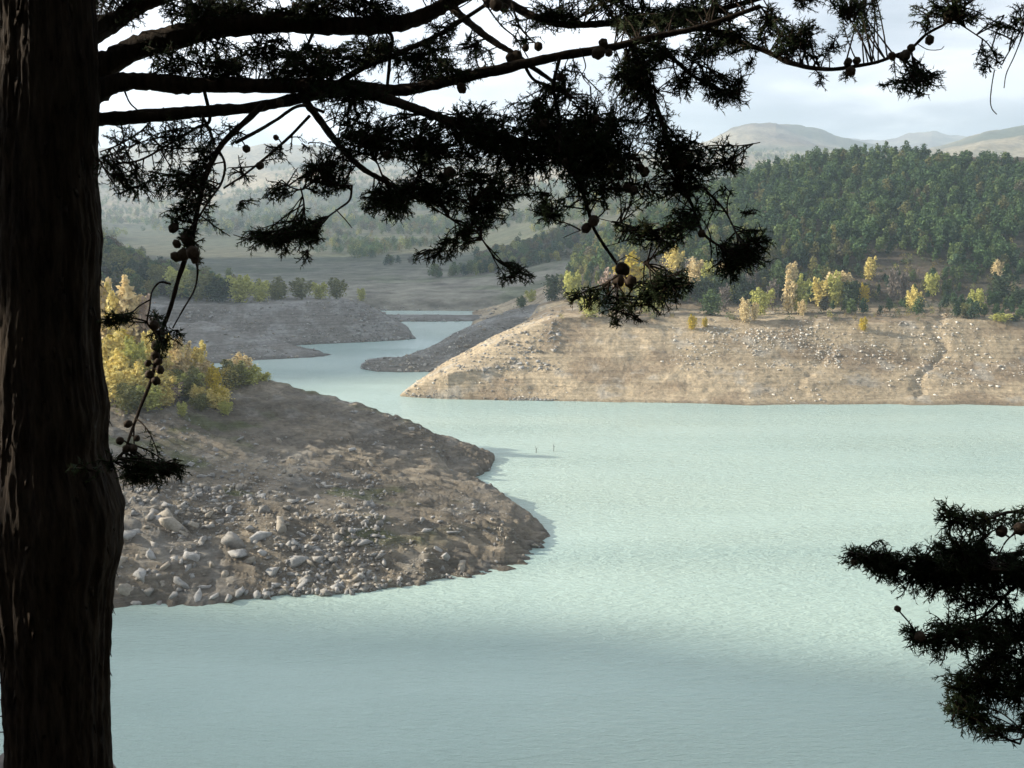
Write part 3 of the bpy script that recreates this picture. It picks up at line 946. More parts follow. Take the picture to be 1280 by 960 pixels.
G1 = 'autumn trees and shrubs along the sandy bank'
for (px, py, h, w_, kind, lab) in [
        (716, 378, 50, 26, 'yellow-green', 'tall yellow-green tree at the left end of the wood above the sandy bank'),
        (738, 396, 34, 30, 'yellow-green', 'low yellow-green bush on the left end of the sandy bank top'),
        (785, 372, 60, 46, 'bright yellow', 'broad bright yellow tree behind the hanging cypress tip'),
        (760, 392, 62, 30, 'pinkish bare', 'pinkish half-bare tree left of the broad bright yellow tree'),
        (808, 392, 50, 30, 'yellow-green', 'yellow-green tree just right of the broad bright yellow tree'),
        (842, 345, 40, 26, 'pale yellow', 'pale yellow tree in front of the green wood edge'),
        (872, 345, 36, 34, 'green', 'fresh green tree beside the pale yellow one at the wood edge'),
        (888, 394, 34, 34, 'green', 'round green bush on the bank top behind two yellow shrubs'),
        (865, 412, 20, 14, 'bright yellow', 'small bright yellow shrub on the edge of the sandy bank'),
        (881, 410, 13, 9, 'bright yellow', 'tiny yellow shrub right of the small bright yellow shrub'),
        (930, 404, 34, 20, 'straw-coloured', 'straw-coloured shrub beside a thinner one on the bank edge'),
        (943, 402, 26, 10, 'straw-coloured', 'thin straw-coloured shrub right of the wider straw-coloured one'),
        (884, 372, 50, 20, 'yellow-green', 'slim yellow-green tree behind the round green bush'),
        (985, 392, 58, 18, 'straw-coloured', 'tall straw-coloured tree left of a yellow-green one'),
        (998, 392, 56, 20, 'yellow-green', 'tall yellow-green tree between straw-coloured and yellow ones'),
        (1024, 384, 42, 20, 'pale yellow', 'forked pale yellow tree standing before the dark wood'),
        (1042, 384, 48, 18, 'yellow-green', 'slender yellow-green tree touching the forked pale yellow tree'),
        (1078, 382, 28, 16, 'bright yellow', 'compact bright yellow tree at the middle of the bank top'),
        (1086, 350, 34, 16, 'pale yellow', 'pale yellow tree higher up behind the compact bright yellow tree'),
        (1079, 413, 18, 12, 'bright yellow', 'lone small yellow shrub low on the bare bank'),
        (1114, 380, 52, 14, 'grey leafless', 'tall grey leafless tree in front of the dark wood'),
        (1128, 378, 44, 12, 'grey leafless', 'shorter grey leafless tree beside the tall leafless one'),
        (1141, 390, 34, 18, 'pale yellow', 'pale yellow rounded tree right of the leafless pair'),
        (1164, 370, 34, 18, 'yellow-green', 'yellow-green tree up the bank right of the rounded pale yellow tree'),
        (1220, 392, 36, 20, 'yellow-green', 'yellow-green shrub tree above the gully, right side'),
        (1206, 396, 18, 18, 'olive', 'low olive shrub at the foot of the yellow-green one above the gully'),
        (1245, 350, 26, 14, 'straw-coloured', 'straw-coloured tree top behind the round dark bush'),
        (1250, 378, 38, 34, 'dark green', 'round dark green bush at the right of the open scrub'),
        (1275, 384, 26, 24, 'dark green', 'second dark green bush cut by the picture edge'),
        (1250, 402, 12, 26, 'yellow-green', 'low spreading yellow-green shrub on the grassy bank edge'),
        (1268, 402, 9, 12, 'dark green', 'small dark bush right of the low spreading shrub'),
        (690, 376, 38, 26, 'dark green', 'dark evergreen at the tip of the wooded hill'),
        (664, 378, 20, 16, 'yellow-green', 'small yellow-green bush on the grey spit'),
        (652, 384, 16, 18, 'green', 'small green bush at the low end of the grey spit'),
        (905, 390, 40, 16, 'grey leafless', 'grey leafless tree behind the round green bush'),
        (965, 388, 48, 14, 'grey leafless', 'grey leafless tree left of the tall straw-coloured tree'),
        (1060, 384, 40, 14, 'olive', 'olive tree between slender yellow-green and compact yellow trees')]:
    shrub(px, py, h, w_, kind, lab, G1)
rf_ = np.random.default_rng(15)
for q in range(46):
    px = 722 + 345 * (q + rf_.uniform(0.1, 0.9)) / 46
    py = rf_.uniform(352, 396)
    kind = ['olive', 'yellow-green', 'olive', 'grey leafless', 'straw-coloured', 'pinkish bare', 'green', 'yellow-green', 'dark green'][int(rf_.integers(0, 9))]
    h = rf_.uniform(18, 44)
    w_ = h * rf_.uniform(0.45, 0.8)
    shrub(px, py, h, w_, kind, '%s %s %s in the mixed fringe %s' % ('tall' if h > 34 else 'middling' if h > 26 else 'low', kind, 'tree' if h > 26 else 'bush',
          'behind the hanging cypress tips' if px < 900 else 'right of the hanging cypress tips'), 'mixed fringe of the wood above the sandy bank', 'fringe_tree')
sb = Bag()
m = 0
while m < 1500:
    px, py = rf_.uniform(700, 1330), rf_.uniform(298, 402)
    p = hit(px, py)
    if p is None or p[2] < 15.0:
        m += 0.2
        continue
    k = int(rf_.choice([4, 5, 2, 6, 3, 1]))
    v2, f2_, c2_ = forest[k][2]
    n_ = 60
    hh = rf_.uniform(0.8, 2.6)
    sl_ = rf_.choice(len(f2_), n_, replace=False)
    vi = (sl_[:, None] * 4 + np.arange(4)).ravel()
    tn = [rgb(1, 1, 1), rgb(1.5, 1.2, 1.1), rgb(2.0, 1.6, 1.6)][int(rf_.integers(0, 3))]
    vv = v2[vi] * np.array([hh / 7, hh / 7, hh / 10]) + np.array([p[0], p[1], p[2] - 0.2 * hh])
    sb.add(rot_z(v2[vi], 0) * 0 + vv, np.arange(4 * n_).reshape(n_, 4), c2_[vi] * tn)
    m += 1
tag(sb.build('undergrowth', M_leaf), 'low brown and olive scrub above the sandy bank', 'scrub', kind='stuff')
G2 = 'yellow trees and bushes on top of the near promontory'
for (px, py, h, w_, kind, lab) in [
        (132, 432, 94, 40, 'straw-coloured', 'tall straw-coloured poplar against the dark cypress trunk'),
        (152, 436, 92, 38, 'pale yellow', 'tall pale yellow poplar second from the cypress trunk'),
        (168, 440, 100, 38, 'straw-coloured', 'tallest straw-coloured poplar behind the hanging twig'),
        (186, 446, 80, 36, 'pinkish bare', 'pinkish thinning poplar right of the tallest one'),
        (140, 476, 70, 36, 'pale yellow', 'broad pale yellow bush at the foot of the poplars'),
        (170, 490, 74, 34, 'yellow-green', 'broad yellow-green bush beside the dark trunk'),
        (200, 484, 84, 34, 'pale yellow', 'pale yellow tree behind the cone-laden hanging twig'),
        (225, 478, 66, 32, 'straw-coloured', 'straw-coloured tree with pink shading right of the hanging twig'),
        (248, 476, 56, 24, 'pale yellow', 'pointed pale yellow tree standing out against the grey headland'),
        (238, 498, 44, 40, 'olive', 'wide olive bush below the pointed pale yellow tree'),
        (268, 496, 42, 26, 'bright yellow', 'bright golden bush in the middle of the promontory top'),
        (290, 488, 42, 40, 'olive', 'wide olive bush with yellow tips right of the golden bush'),
        (312, 480, 30, 34, 'yellow-green', 'low yellow-green bush near the lake end of the thicket'),
        (330, 476, 14, 22, 'yellow-green', 'last low yellow bush at the lake end of the thicket'),
        (228, 522, 24, 14, 'yellow-green', 'small lime-yellow shrub alone below the thicket'),
        (282, 520, 22, 18, 'yellow-green', 'small lime-yellow shrub below the golden bush'),
        (280, 500, 18, 14, 'bright yellow', 'little golden shrub between golden bush and lime shrub'),
        (160, 516, 40, 40, 'olive', 'dull olive bush low against the dark trunk'),
        (190, 512, 40, 36, 'yellow-green', 'yellow-green bush low in the thicket under the twig'),
        (214, 506, 34, 30, 'pinkish bare', 'brownish bare bush low in the thicket'),
        (128, 500, 50, 34, 'pale yellow', 'pale yellow bush half hidden by the dark trunk'),
        (252, 512, 22, 26, 'olive', 'small olive bush between the two lime-yellow shrubs')]:
    shrub(px, py, h, w_, kind, lab, G2)
rq = np.random.default_rng(5)
for q in range(26):
    px = 118 + 190 * (q + 0.5) / 26 + rq.uniform(-4, 4)
    top = np.interp(px, [118, 200, 300], [0, 0, 12])
    py = rq.uniform(452, 512) + top * 0.4
    kind = ['yellow-green', 'pale yellow', 'straw-coloured', 'pale yellow', 'pale yellow', 'bright yellow'][int(rq.integers(0, 6))]
    h = rq.uniform(28, 52) * (1.2 if px < 200 else 0.8)
    shrub(px, py, h, h * rq.uniform(0.8, 1.1), kind, '%s %s bush inside the thicket on top of the near promontory' % ('knee-high' if h < 30 else 'rounded', kind), G2, 'thicket_bush', 'bush')
G3 = 'bushes on the shaded headland across the channel'
for (px, py, h, w_, kind, lab) in [
        (452, 376, 20, 12, 'yellow-green', 'lone bush at the outer end of the shaded headland'),
        (420, 374, 30, 26, 'olive', 'olive bush nearest the lone bush on the shaded headland'),
        (400, 374, 26, 24, 'yellow-green', 'yellow-green bush between two olive ones on the shaded headland'),
        (376, 374, 30, 28, 'olive', 'second olive bush inland on the shaded headland'),
        (348, 376, 26, 30, 'olive', 'third olive bush inland on the shaded headland'),
        (325, 377, 34, 30, 'yellow-green', 'tall yellow-green bush inland on the shaded headland'),
        (300, 378, 42, 34, 'yellow-green', 'largest yellow-green bush on the shaded headland'),
        (275, 378, 34, 34, 'dark green', 'dark bush in the middle of the shaded headland'),
        (250, 376, 42, 34, 'olive', 'olive tree above the grey slope of the shaded headland'),
        (225, 372, 46, 36, 'yellow-green', 'pale tree top on the shaded wooded rise'),
        (200, 368, 40, 34, 'olive', 'olive tree on the shaded wooded rise near the trunk'),
        (175, 362, 40, 34, 'dark green', 'dark tree on the shaded wooded rise near the trunk'),
        (150, 350, 40, 34, 'olive', 'olive tree beside the trunk on the shaded rise')]:
    shrub(px, py, h, w_, kind, lab, G3, 'headland_bush', 'bush')

# wooded rise on the left and thickets of the valley floor: masses nobody could count
rgm = np.random.default_rng(88)
wood = Bag()
for _ in range(19000):
    a = rgm.uniform(rad(-34), rad(20))
    r = 380 * (2600 / 380) ** rgm.random()
    x, y = math.sin(a) * r, math.cos(a) * r
    i = int((a - AZ0) / (AZ1 - AZ0) * (NAZ - 1))
    j = min(int(np.searchsorted(R, r)), NR - 1)
    zn = zone[i, j]
    z = Z[i, j]
    if zn == nid['wooded_bank'] or zn == nid['promontory'] or z < 3:
        continue
    px, py, fw = project((x, y, z))
    if zn == nid['headland'] and (z < 10.5 or px > 445):
        continue
    dn = fbm(np.array([x / 90.]), np.array([y / 140.]), 321, 3)[0]
    if zn != nid['headland']:
        if r < 540 or (r < 640 and dn < 0.2):
            continue
        if dn < (-0.2 if r > 760 else 0.02) + rgm.uniform(-0.1, 0.1):
            continue
    k = int(rgm.choice([0, 1, 3, 4, 5, 2, 6]))
    hgt = rgm.uniform(4, 9) * (1 + 0.4 * (r > 1000))
    v2, f2_, c2_ = forest[k][2]
    tint = rgm.uniform(0.8, 1.5) * (rgb(1.35, 1.15, 0.9) if rgm.random() < 0.3 else rgb(1, 1, 1))
    sel = slice(0, len(v2)) if r < 700 else slice(0, len(v2) // 12 * 4 if r > 1200 else len(v2) // 8 * 4)
    vv = rot_z(v2[sel] * np.array([hgt / 10 * 1.15] * 2 + [hgt / 10]), rgm.uniform(0, 6.3)) + np.array([x, y, z - 0.3])
    wood.add(vv, f2_[:len(vv) // 4], c2_[sel] * tint)
tag(wood.build('woodland', M_leaf), 'hazy woods and thickets of the valley behind the channel', 'wood', kind='stuff')

# dead stems standing in the shallow water
for (px, py, h, lab) in [(670, 566, 9, 'thin dead stem standing in the open water, left one of two'), (692, 564, 10, 'thin dead stem standing in the open water, right one of two')]:
    a, r, z = pt(px, py, z=0)
    b_ = np.array([math.sin(a) * r, math.cos(a) * r, 0])
    hh = h * r / F
    v, f = tube_geo([b_ + (0, 0, -1), b_ + (0.05, 0, hh * 0.5), b_ + (-0.1, 0, hh)], [0.07, 0.06, 0.03], 5)
    v2_, f2__ = tube_geo([b_ + (0.05, 0, hh * 0.5), b_ + (0.35, 0.1, hh * 0.75)], [0.04, 0.02], 4)
    bg_ = Bag()
    bg_.add(v, f, rgb(0.12, 0.11, 0.09))
    bg_.add(v2_, f2__, rgb(0.12, 0.11, 0.09))
    tag(bg_.build('dead_stem', M_wood), lab, 'dead stem')

# ------------------------------------------------------------------ the cypress in the foreground
def bark_mat():
    m, nt, N, L = new_mat('cypress_bark')
    out = node(nt, 'ShaderNodeOutputMaterial')
    b = node(nt, 'ShaderNodeBsdfPrincipled', inp={'Roughness': 0.9, 'Specular IOR Level': 0.15})
    geo = node(nt, 'ShaderNodeNewGeometry')
    mp = node(nt, 'ShaderNodeMapping', inp={'Scale': (38, 38, 6)})
    L.new(geo.outputs['Position'], mp.inputs['Vector'])
    n = node(nt, 'ShaderNodeTexNoise', inp={'Scale': 1.0, 'Detail': 8.0, 'Roughness': 0.7})
    L.new(mp.outputs['Vector'], n.inputs['Vector'])
    cr = node(nt, 'ShaderNodeValToRGB')
    cr.color_ramp.elements[0].position = 0.35
    cr.color_ramp.elements[0].color = (0.012, 0.008, 0.006, 1)
    cr.color_ramp.elements[1].position = 0.70
    cr.color_ramp.elements[1].color = (0.062, 0.045, 0.031, 1)
    L.new(n.outputs['Fac'], cr.inputs['Fac'])
    L.new(cr.outputs['Color'], b.inputs['Base Color'])
    bp = node(nt, 'ShaderNodeBump', inp={'Strength': 0.9, 'Distance': 0.012})
    L.new(n.outputs['Fac'], bp.inputs['Height'])
    L.new(bp.outputs['Normal'], b.inputs['Normal'])
    L.new(b.outputs['BSDF'], out.inputs['Surface'])
    return m


M_bark = bark_mat()
TD = 3.0                         # depth of the trunk axis
# trunk: left and right outline in photograph pixels
TR = [(-420, 2, 106), (-250, 3, 108), (-100, 4, 110), (0, 4, 113), (60, 5, 117), (120, 5, 119), (160, 4, 117), (220, 1, 115), (300, -1, 122), (350, 0, 121), (420, 0, 119), (470, -1, 124), (510, 0, 131), (560, -1, 127),
      (600, -2, 138), (640, -3, 148), (690, -3, 147), (730, 0, 137), (780, 6, 134), (840, 11, 131), (900, 13, 132), (960, 15, 134), (1010, 12, 140), (1070, -4, 156), (1120, -20, 175), (1300, -70, 225)]
ty = np.array([t[0] for t in TR], float)
nrow, nseg = 680, 220
rowy = np.linspace(-420, 1300, nrow)
cxp = (np.interp(rowy, ty, [t[1] for t in TR]) + np.interp(rowy, ty, [t[2] for t in TR])) / 2
hwp = (np.interp(rowy, ty, [t[2] for t in TR]) - np.interp(rowy, ty, [t[1] for t in TR])) / 2
axis = []
for i in range(nrow):
    # keep the axis upright: the same world depth y on every row
    v = (480 - rowy[i]) / F
    d = TD / (CP + v * SP)
    c = Q(cxp[i], rowy[i], d)
    axis.append((c[0], TD, c[2], hwp[i] / F * d * 0.985))
axis = np.array(axis)
th = np.linspace(0, 2 * PI, nseg, endpoint=False)
TH, ROW = np.meshgrid(th, np.arange(nrow))
zz_ = axis[:, 2][:, None] + 0 * TH
rb = axis[:, 3][:, None]
arc = TH * 0.16
# periodic bark ridges: sample noise on the cylinder (x,y) folded with height
nx, ny = np.cos(TH) * 9, np.sin(TH) * 9


def n3(fx, fz, seed, o=4):
    return 0.5 * fbm(nx * fx + 31, zz_ * fz + ny * fx * 0.37, seed, o) + 0.5 * fbm(ny * fx - 11, zz_ * fz * 0.9 - nx * fx * 0.41, seed + 7, o)


ridge = (1 - np.abs(n3(0.55, 1.6, 501)) * 2.6)
disp = 0.013 * ridge + 0.008 * n3(1.9, 12, 511) + 0.004 * n3(4.0, 30, 531, 2) + 0.012 * n3(0.2, 2.0, 521, 2)
rr_ = rb + disp - 0.006
tv = np.stack([axis[:, 0][:, None] + np.cos(TH) * rr_, axis[:, 1][:, None] + np.sin(TH) * rr_, zz_], -1).reshape(-1, 3)
a_ = np.arange(nseg)
tf = np.concatenate([np.stack([i * nseg + a_, (i + 1) * nseg + a_, (i + 1) * nseg + (a_ + 1) % nseg, i * nseg + (a_ + 1) % nseg], -1) for i in range(nrow - 1)])
base_pt = np.array([axis[-1, 0], TD, axis[-1, 2]])
tree1 = empty('cypress_tree', tuple(base_pt))
tag(tree1, 'dark cypress with a thick fissured trunk and long cone-bearing branches hanging over the view', 'tree', 'cypress trees on the slope')


def child(o, root, base):
    o.parent = root
    o.matrix_parent_inverse = root.matrix_world.inverted() if False else o.matrix_parent_inverse
    me = o.data
    co = np.empty(len(me.vertices) * 3, np.float32)
    me.vertices.foreach_get('co', co)
    co = co.reshape(-1, 3) - np.asarray(base, np.float32)
    me.vertices.foreach_set('co', co.ravel())
    me.update()
    return o


child(mesh_np('trunk', tv, tf[:, ::-1], M_bark, None, True), tree1, base_pt)
# loose bark flakes and stubs on the trunk
fl = Bag()
rgk = np.random.default_rng(9)
for _ in range(520):
    i = rgk.integers(60, nrow - 30)
    a = rgk.uniform(0, 2 * PI)
    l, wd = rgk.uniform(0.015, 0.055), rgk.uniform(0.004, 0.010)
    c = np.array([axis[i, 0], axis[i, 1], axis[i, 2]])
    n_ = np.array([math.cos(a), math.sin(a), 0])
    t_ = np.array([-math.sin(a), math.cos(a), 0])
    p0 = c + n_ * (axis[i, 3] + 0.001)
    p1 = p0 + np.array([0, 0, -l]) + n_ * rgk.uniform(0.003, 0.014)
    q = [p0 - t_ * wd, p0 + t_ * wd, p1 + t_ * wd * 0.5, p1 - t_ * wd * 0.6, p0 - n_ * 0.006]
    fl.add(q, [np.array([[0, 1, 2, 3]]), np.array([[0, 4, 1], [1, 4, 2], [2, 4, 3], [3, 4, 0]])])
child(fl.build('bark_flake', M_bark), tree1, base_pt)
bpy.data.objects['bark_flake']['kind'] = 'stuff'


def catmull(P, n):
    P = np.asarray(P, float)
    Pp = np.vstack([2 * P[0] - P[1], P, 2 * P[-1] - P[-2]])
    out = []
    for i in range(1, len(Pp) - 2):
        for k in range(n):
            t = k / n
            out.append(0.5 * ((2 * Pp[i]) + (-Pp[i - 1] + Pp[i + 1]) * t + (2 * Pp[i - 1] - 5 * Pp[i] + 4 * Pp[i + 1] - Pp[i + 2]) * t * t + (-Pp[i - 1] + 3 * Pp[i] - 3 * Pp[i + 1] + Pp[i + 2]) * t ** 3))
    out.append(P[-1])
    return np.array(out)


SK = []      # skeleton samples in (px, py, depth) for attaching twigs: (px, py, depth, radius_px)
rgb_ = np.random.default_rng(12)


def branch(pts, w0, w1, d0, d1, root, base, name='branch', k=10, knots=True):
    """pts photograph pixels, widths in pixels, depths d0..d1 in metres"""
    P = catmull([(a, b, 0) for a, b in pts], 8)[:, :2]
    n = len(P)
    t = np.linspace(0, 1, n)
    d = d0 + (d1 - d0) * t + 0.05 * np.sin(t * 7 + len(pts)) * (d0 != d1)
    wpx = w0 * (1 - t) + w1 * t
    j = np.convolve(rgb_.normal(0, 0.06, n + 4), np.ones(5) / 5, 'valid') * wpx
    W3 = np.array([Q(P[i, 0], P[i, 1] + j[i], d[i]) for i in range(n)])
    rad_ = wpx / 2 / F * d * (1 + 0.16 * np.convolve(rgb_.normal(0, 1, n + 2), np.ones(3) / 3, 'valid') * 0.5)
    v, f = tube_geo(W3, np.maximum(rad_, 0.0008), k)
    if k >= 10:
        v += rgb_.normal(0, 1, v.shape) * np.repeat(rad_, k)[:, None] * 0.06
    o = mesh_np(name, v, f, M_bark, None, True)
    child(o, root, base)
    for i in range(n):
        SK.append((P[i, 0], P[i, 1], d[i], wpx[i], root.name))
    return o


B1 = [
    ([(80, 75), (120, 40), (150, 22), (185, 3), (235, -18), (300, -50)], 26, 14, 3.0, 3.3),
    ([(70, 130), (115, 92), (150, 70), (190, 54), (235, 42), (280, 33), (330, 28), (380, 30), (440, 33), (490, 31), (525, 22), (560, 4), (600, -18), (680, -60)], 34, 15, 3.0, 3.2),
    ([(75, 160), (112, 125), (138, 107), (165, 101), (210, 105), (260, 106), (320, 107), (380, 108), (440, 109), (495, 112), (545, 105), (600, 92), (650, 81), (700, 70), (760, 60), (820, 46), (880, 33), (950, 8)], 26, 6, 3.0, 2.8),
    ([(75, 160), (120, 149), (165, 147), (220, 142), (280, 138), (335, 131), (385, 120), (430, 112)], 19, 12, 3.0, 2.95),
    ([(430, 110), (480, 122), (520, 136), (560, 151), (600, 164), (645, 176), (690, 186), (740, 188), (800, 200)], 14, 5, 2.9, 2.75),
    ([(375, 118), (400, 150), (425, 183), (450, 208), (480, 226), (515, 245), (545, 255)], 10, 4, 2.93, 2.8),
    ([(560, 5), (577, 20), (598, 38), (620, 54), (642, 67), (665, 84), (700, 108)], 11, 5, 3.15, 2.9),
    ([(607, 6), (570, 30), (535, 50), (495, 68), (455, 84), (425, 102)], 5, 8, 3.12, 2.95),
    ([(620, -8), (650, 12), (685, 27), (720, 31), (760, 29), (800, 28), (850, 20), (905, 10), (960, -5)], 10, 6, 3.2, 3.0),
    ([(880, 33), (905, 45), (935, 56), (962, 66), (985, 78), (1015, 85), (1045, 86), (1090, 79), (1115, 71), (1138, 61), (1158, 43), (1184, 28), (1200, 12), (1225, -6)], 7, 2.6, 2.8, 2.6),
    ([(690, 180), (708, 205), (725, 232), (735, 262), (742, 285), (756, 308), (770, 328), (777, 345)], 6, 3.4, 2.78, 2.65),
    ([(845, 225), (862, 250), (872, 275), (880, 293), (900, 308), (925, 322)], 4.5, 2.6, 2.75, 2.65),
    ([(880, 235), (905, 262), (915, 280), (925, 300), (940, 315)], 3, 2, 2.75, 2.65),
    ([(330, 130), (300, 158), (278, 180), (262, 208), (250, 245), (242, 290), (232, 322), (222, 352), (213, 385), (203, 412), (196, 445), (188, 478), (176, 508), (165, 538), (156, 562), (144, 578)], 8, 3, 2.95, 2.6),
    ([(272, 185), (281, 205), (277, 228), (262, 250), (246, 275)], 3.5, 2.5, 2.9, 2.75),
    ([(243, 322), (247, 338), (243, 362), (230, 385), (216, 410)], 3, 1.8, 2.66, 2.62),
    ([(213, 355), (200, 353), (190, 365), (187, 385), (184, 402), (190, 412), (200, 414)], 2.6, 1.6, 2.64, 2.6),
    ([(187, 375), (175, 382), (165, 390), (152, 395)], 2, 1.4, 2.62, 2.58),
    ([(387, 145), (365, 168), (345, 186), (325, 203), (300, 222), (280, 235)], 4, 2.4, 2.9, 2.85),
    ([(405, 140), (375, 132), (345, 150), (320, 165), (295, 178)], 4, 4.5, 2.93, 2.9),
    ([(395, 222), (380, 236), (366, 235), (352, 225)], 2.4, 1.6, 2.85, 2.8),
    ([(376, 235), (380, 255), (378, 275)], 2.4, 1.8, 2.85, 2.8),
    ([(440, 232), (437, 250), (422, 262), (405, 275), (396, 285)], 3, 1.8, 2.82, 2.78),
    ([(420, 262), (432, 275), (440, 285)], 1.8, 1.1, 2.8, 2.78),
    ([(548, 252), (560, 270), (578, 282), (596, 290), (606, 304), (622, 326), (640, 336)], 3, 1.8, 2.8, 2.75),
    ([(585, 248), (592, 262), (590, 280)], 2.4, 1.6, 2.8, 2.78),
    ([(255, 112), (262, 150), (245, 160), (215, 178), (175, 200), (140, 205)], 5, 2, 2.98, 2.85),
    ([(250, 140), (262, 163), (268, 180)], 4, 4, 2.95, 2.92),
    ([(430, 30), (486, 40), (487, 75), (484, 108)], 5, 4, 3.18, 2.95),
    ([(390, 44), (383, 58), (370, 70), (366, 88), (350, 105)], 4, 3, 3.18, 3.0),
    ([(700, 70), (692, 110), (700, 150), (700, 190)], 5, 4, 2.84, 2.78),
    ([(790, 52), (800, 90), (815, 120), (830, 160), (838, 200), (850, 235)], 7, 4, 2.83, 2.75),
    ([(830, 60), (860, 90), (895, 110), (925, 118)], 5, 3, 2.83, 2.75),
    ([(655, 80), (668, 100), (700, 112), (715, 122)], 4, 5, 2.88, 2.85),
    ([(640, 4), (648, 30), (662, 48), (672, 56)], 3, 2, 3.1, 3.0),
    ([(600, -5), (625, 30), (645, 48), (660, 72)], 2.2, 1.6, 3.1, 2.95),
    ([(725, 60), (732, 82), (728, 95), (738, 108)], 1.8, 1.0, 2.82, 2.78),
    ([(852, 68), (868, 78), (888, 86)], 2.2, 1.4, 2.8, 2.75),
    ([(1138, 58), (1141, 75), (1141, 90), (1134, 100)], 2.6, 2.2, 2.63, 2.6),
    ([(1147, 55), (1160, 62), (1175, 62), (1180, 58)], 1.2, 0.9, 2.63, 2.6),
    ([(1190, 24), (1215, 40), (1235, 55), (1250, 80), (1258, 70), (1275, 40), (1290, 15)], 1.6, 1.6, 2.6, 2.62),
    ([(1243, 88), (1240, 105), (1238, 125), (1240, 136), (1246, 143)], 1.5, 1.1, 2.6, 2.6),
    ([(1280, 40), (1268, 70), (1258, 92), (1255, 110)], 1.6, 1.2, 2.6, 2.6),
    ([(780, 345), (790, 352), (808, 354), (830, 350)], 2.6, 1.6, 2.65, 2.6),
    ([(772, 345), (755, 355), (735, 362), (718, 372)], 2.4, 1.4, 2.65, 2.62),
    ([(772, 350), (772, 368), (770, 390)], 2, 1.4, 2.65, 2.62),
    ([(757, 308), (775, 303), (788, 298)], 1.2, 0.9, 2.66, 2.64),
    ([(735, 285), (720, 290), (704, 297)], 1.4, 0.9, 2.7, 2.68),
    ([(744, 272), (765, 277), (778, 279)], 1.2, 0.8, 2.7, 2.68),
    ([(770, 328), (785, 320), (800, 326), (812, 332)], 1.3, 0.9, 2.66, 2.62),
    ([(905, 182), (925, 182), (940, 180), (950, 178)], 1.6, 1.2, 2.72, 2.7),
    ([(205, 135), (190, 150), (175, 165), (150, 180), (125, 190)], 3, 1.6, 2.98, 2.9),
    ([(155, 112), (162, 128), (172, 138)], 2.4, 2, 2.98, 2.97),
    ([(205, 170), (175, 178), (150, 188), (120, 200)], 2, 1.2, 2.9, 2.85),
    ([(480, 225), (470, 200), (462, 188), (450, 182)], 2.4, 1.6, 2.83, 2.8),
    ([(510, 240), (525, 215), (535, 200), (545, 190)], 2.4, 1.6, 2.83, 2.8),
]
for pts, w0, w1, d0, d1 in B1:
    branch(pts, w0, w1, d0, d1, tree1, base_pt, 'branch' if w0 >= 5 else 'twig', 12 if w0 >= 9 else 7)
SK1 = np.array([s_[:4] for s_ in SK])


# ---- sprays of scale leaves -------------------------------------------------
def needles(base, dirs, ln, r0, col):
    """thin three-sided spikes, vectorised"""
    n = len(base)
    ref = np.where(np.abs(dirs[:, 2:3]) < 0.9, np.array([[0, 0, 1.0]]), np.array([[1.0, 0, 0]]))
    A = np.cross(dirs, ref)
    A /= np.linalg.norm(A, axis=1)[:, None] + 1e-12
    Bq = np.cross(dirs, A)
    tip = base + dirs * ln[:, None]
    v = np.empty((n, 4, 3))
    for k in range(3):
        an = k * 2 * PI / 3
        v[:, k] = base + (A * math.cos(an) + Bq * math.sin(an)) * r0[:, None]
    v[:, 3] = tip
    i = np.arange(n)[:, None] * 4
    f = np.concatenate([i + np.array([[0, 1, 3]]), i + np.array([[1, 2, 3]]), i + np.array([[2, 0, 3]])])
    return v.reshape(-1, 3), f, np.repeat(col, 4, axis=0)


def unit(v):
    return v / (np.linalg.norm(v, axis=-1, keepdims=True) + 1e-12)


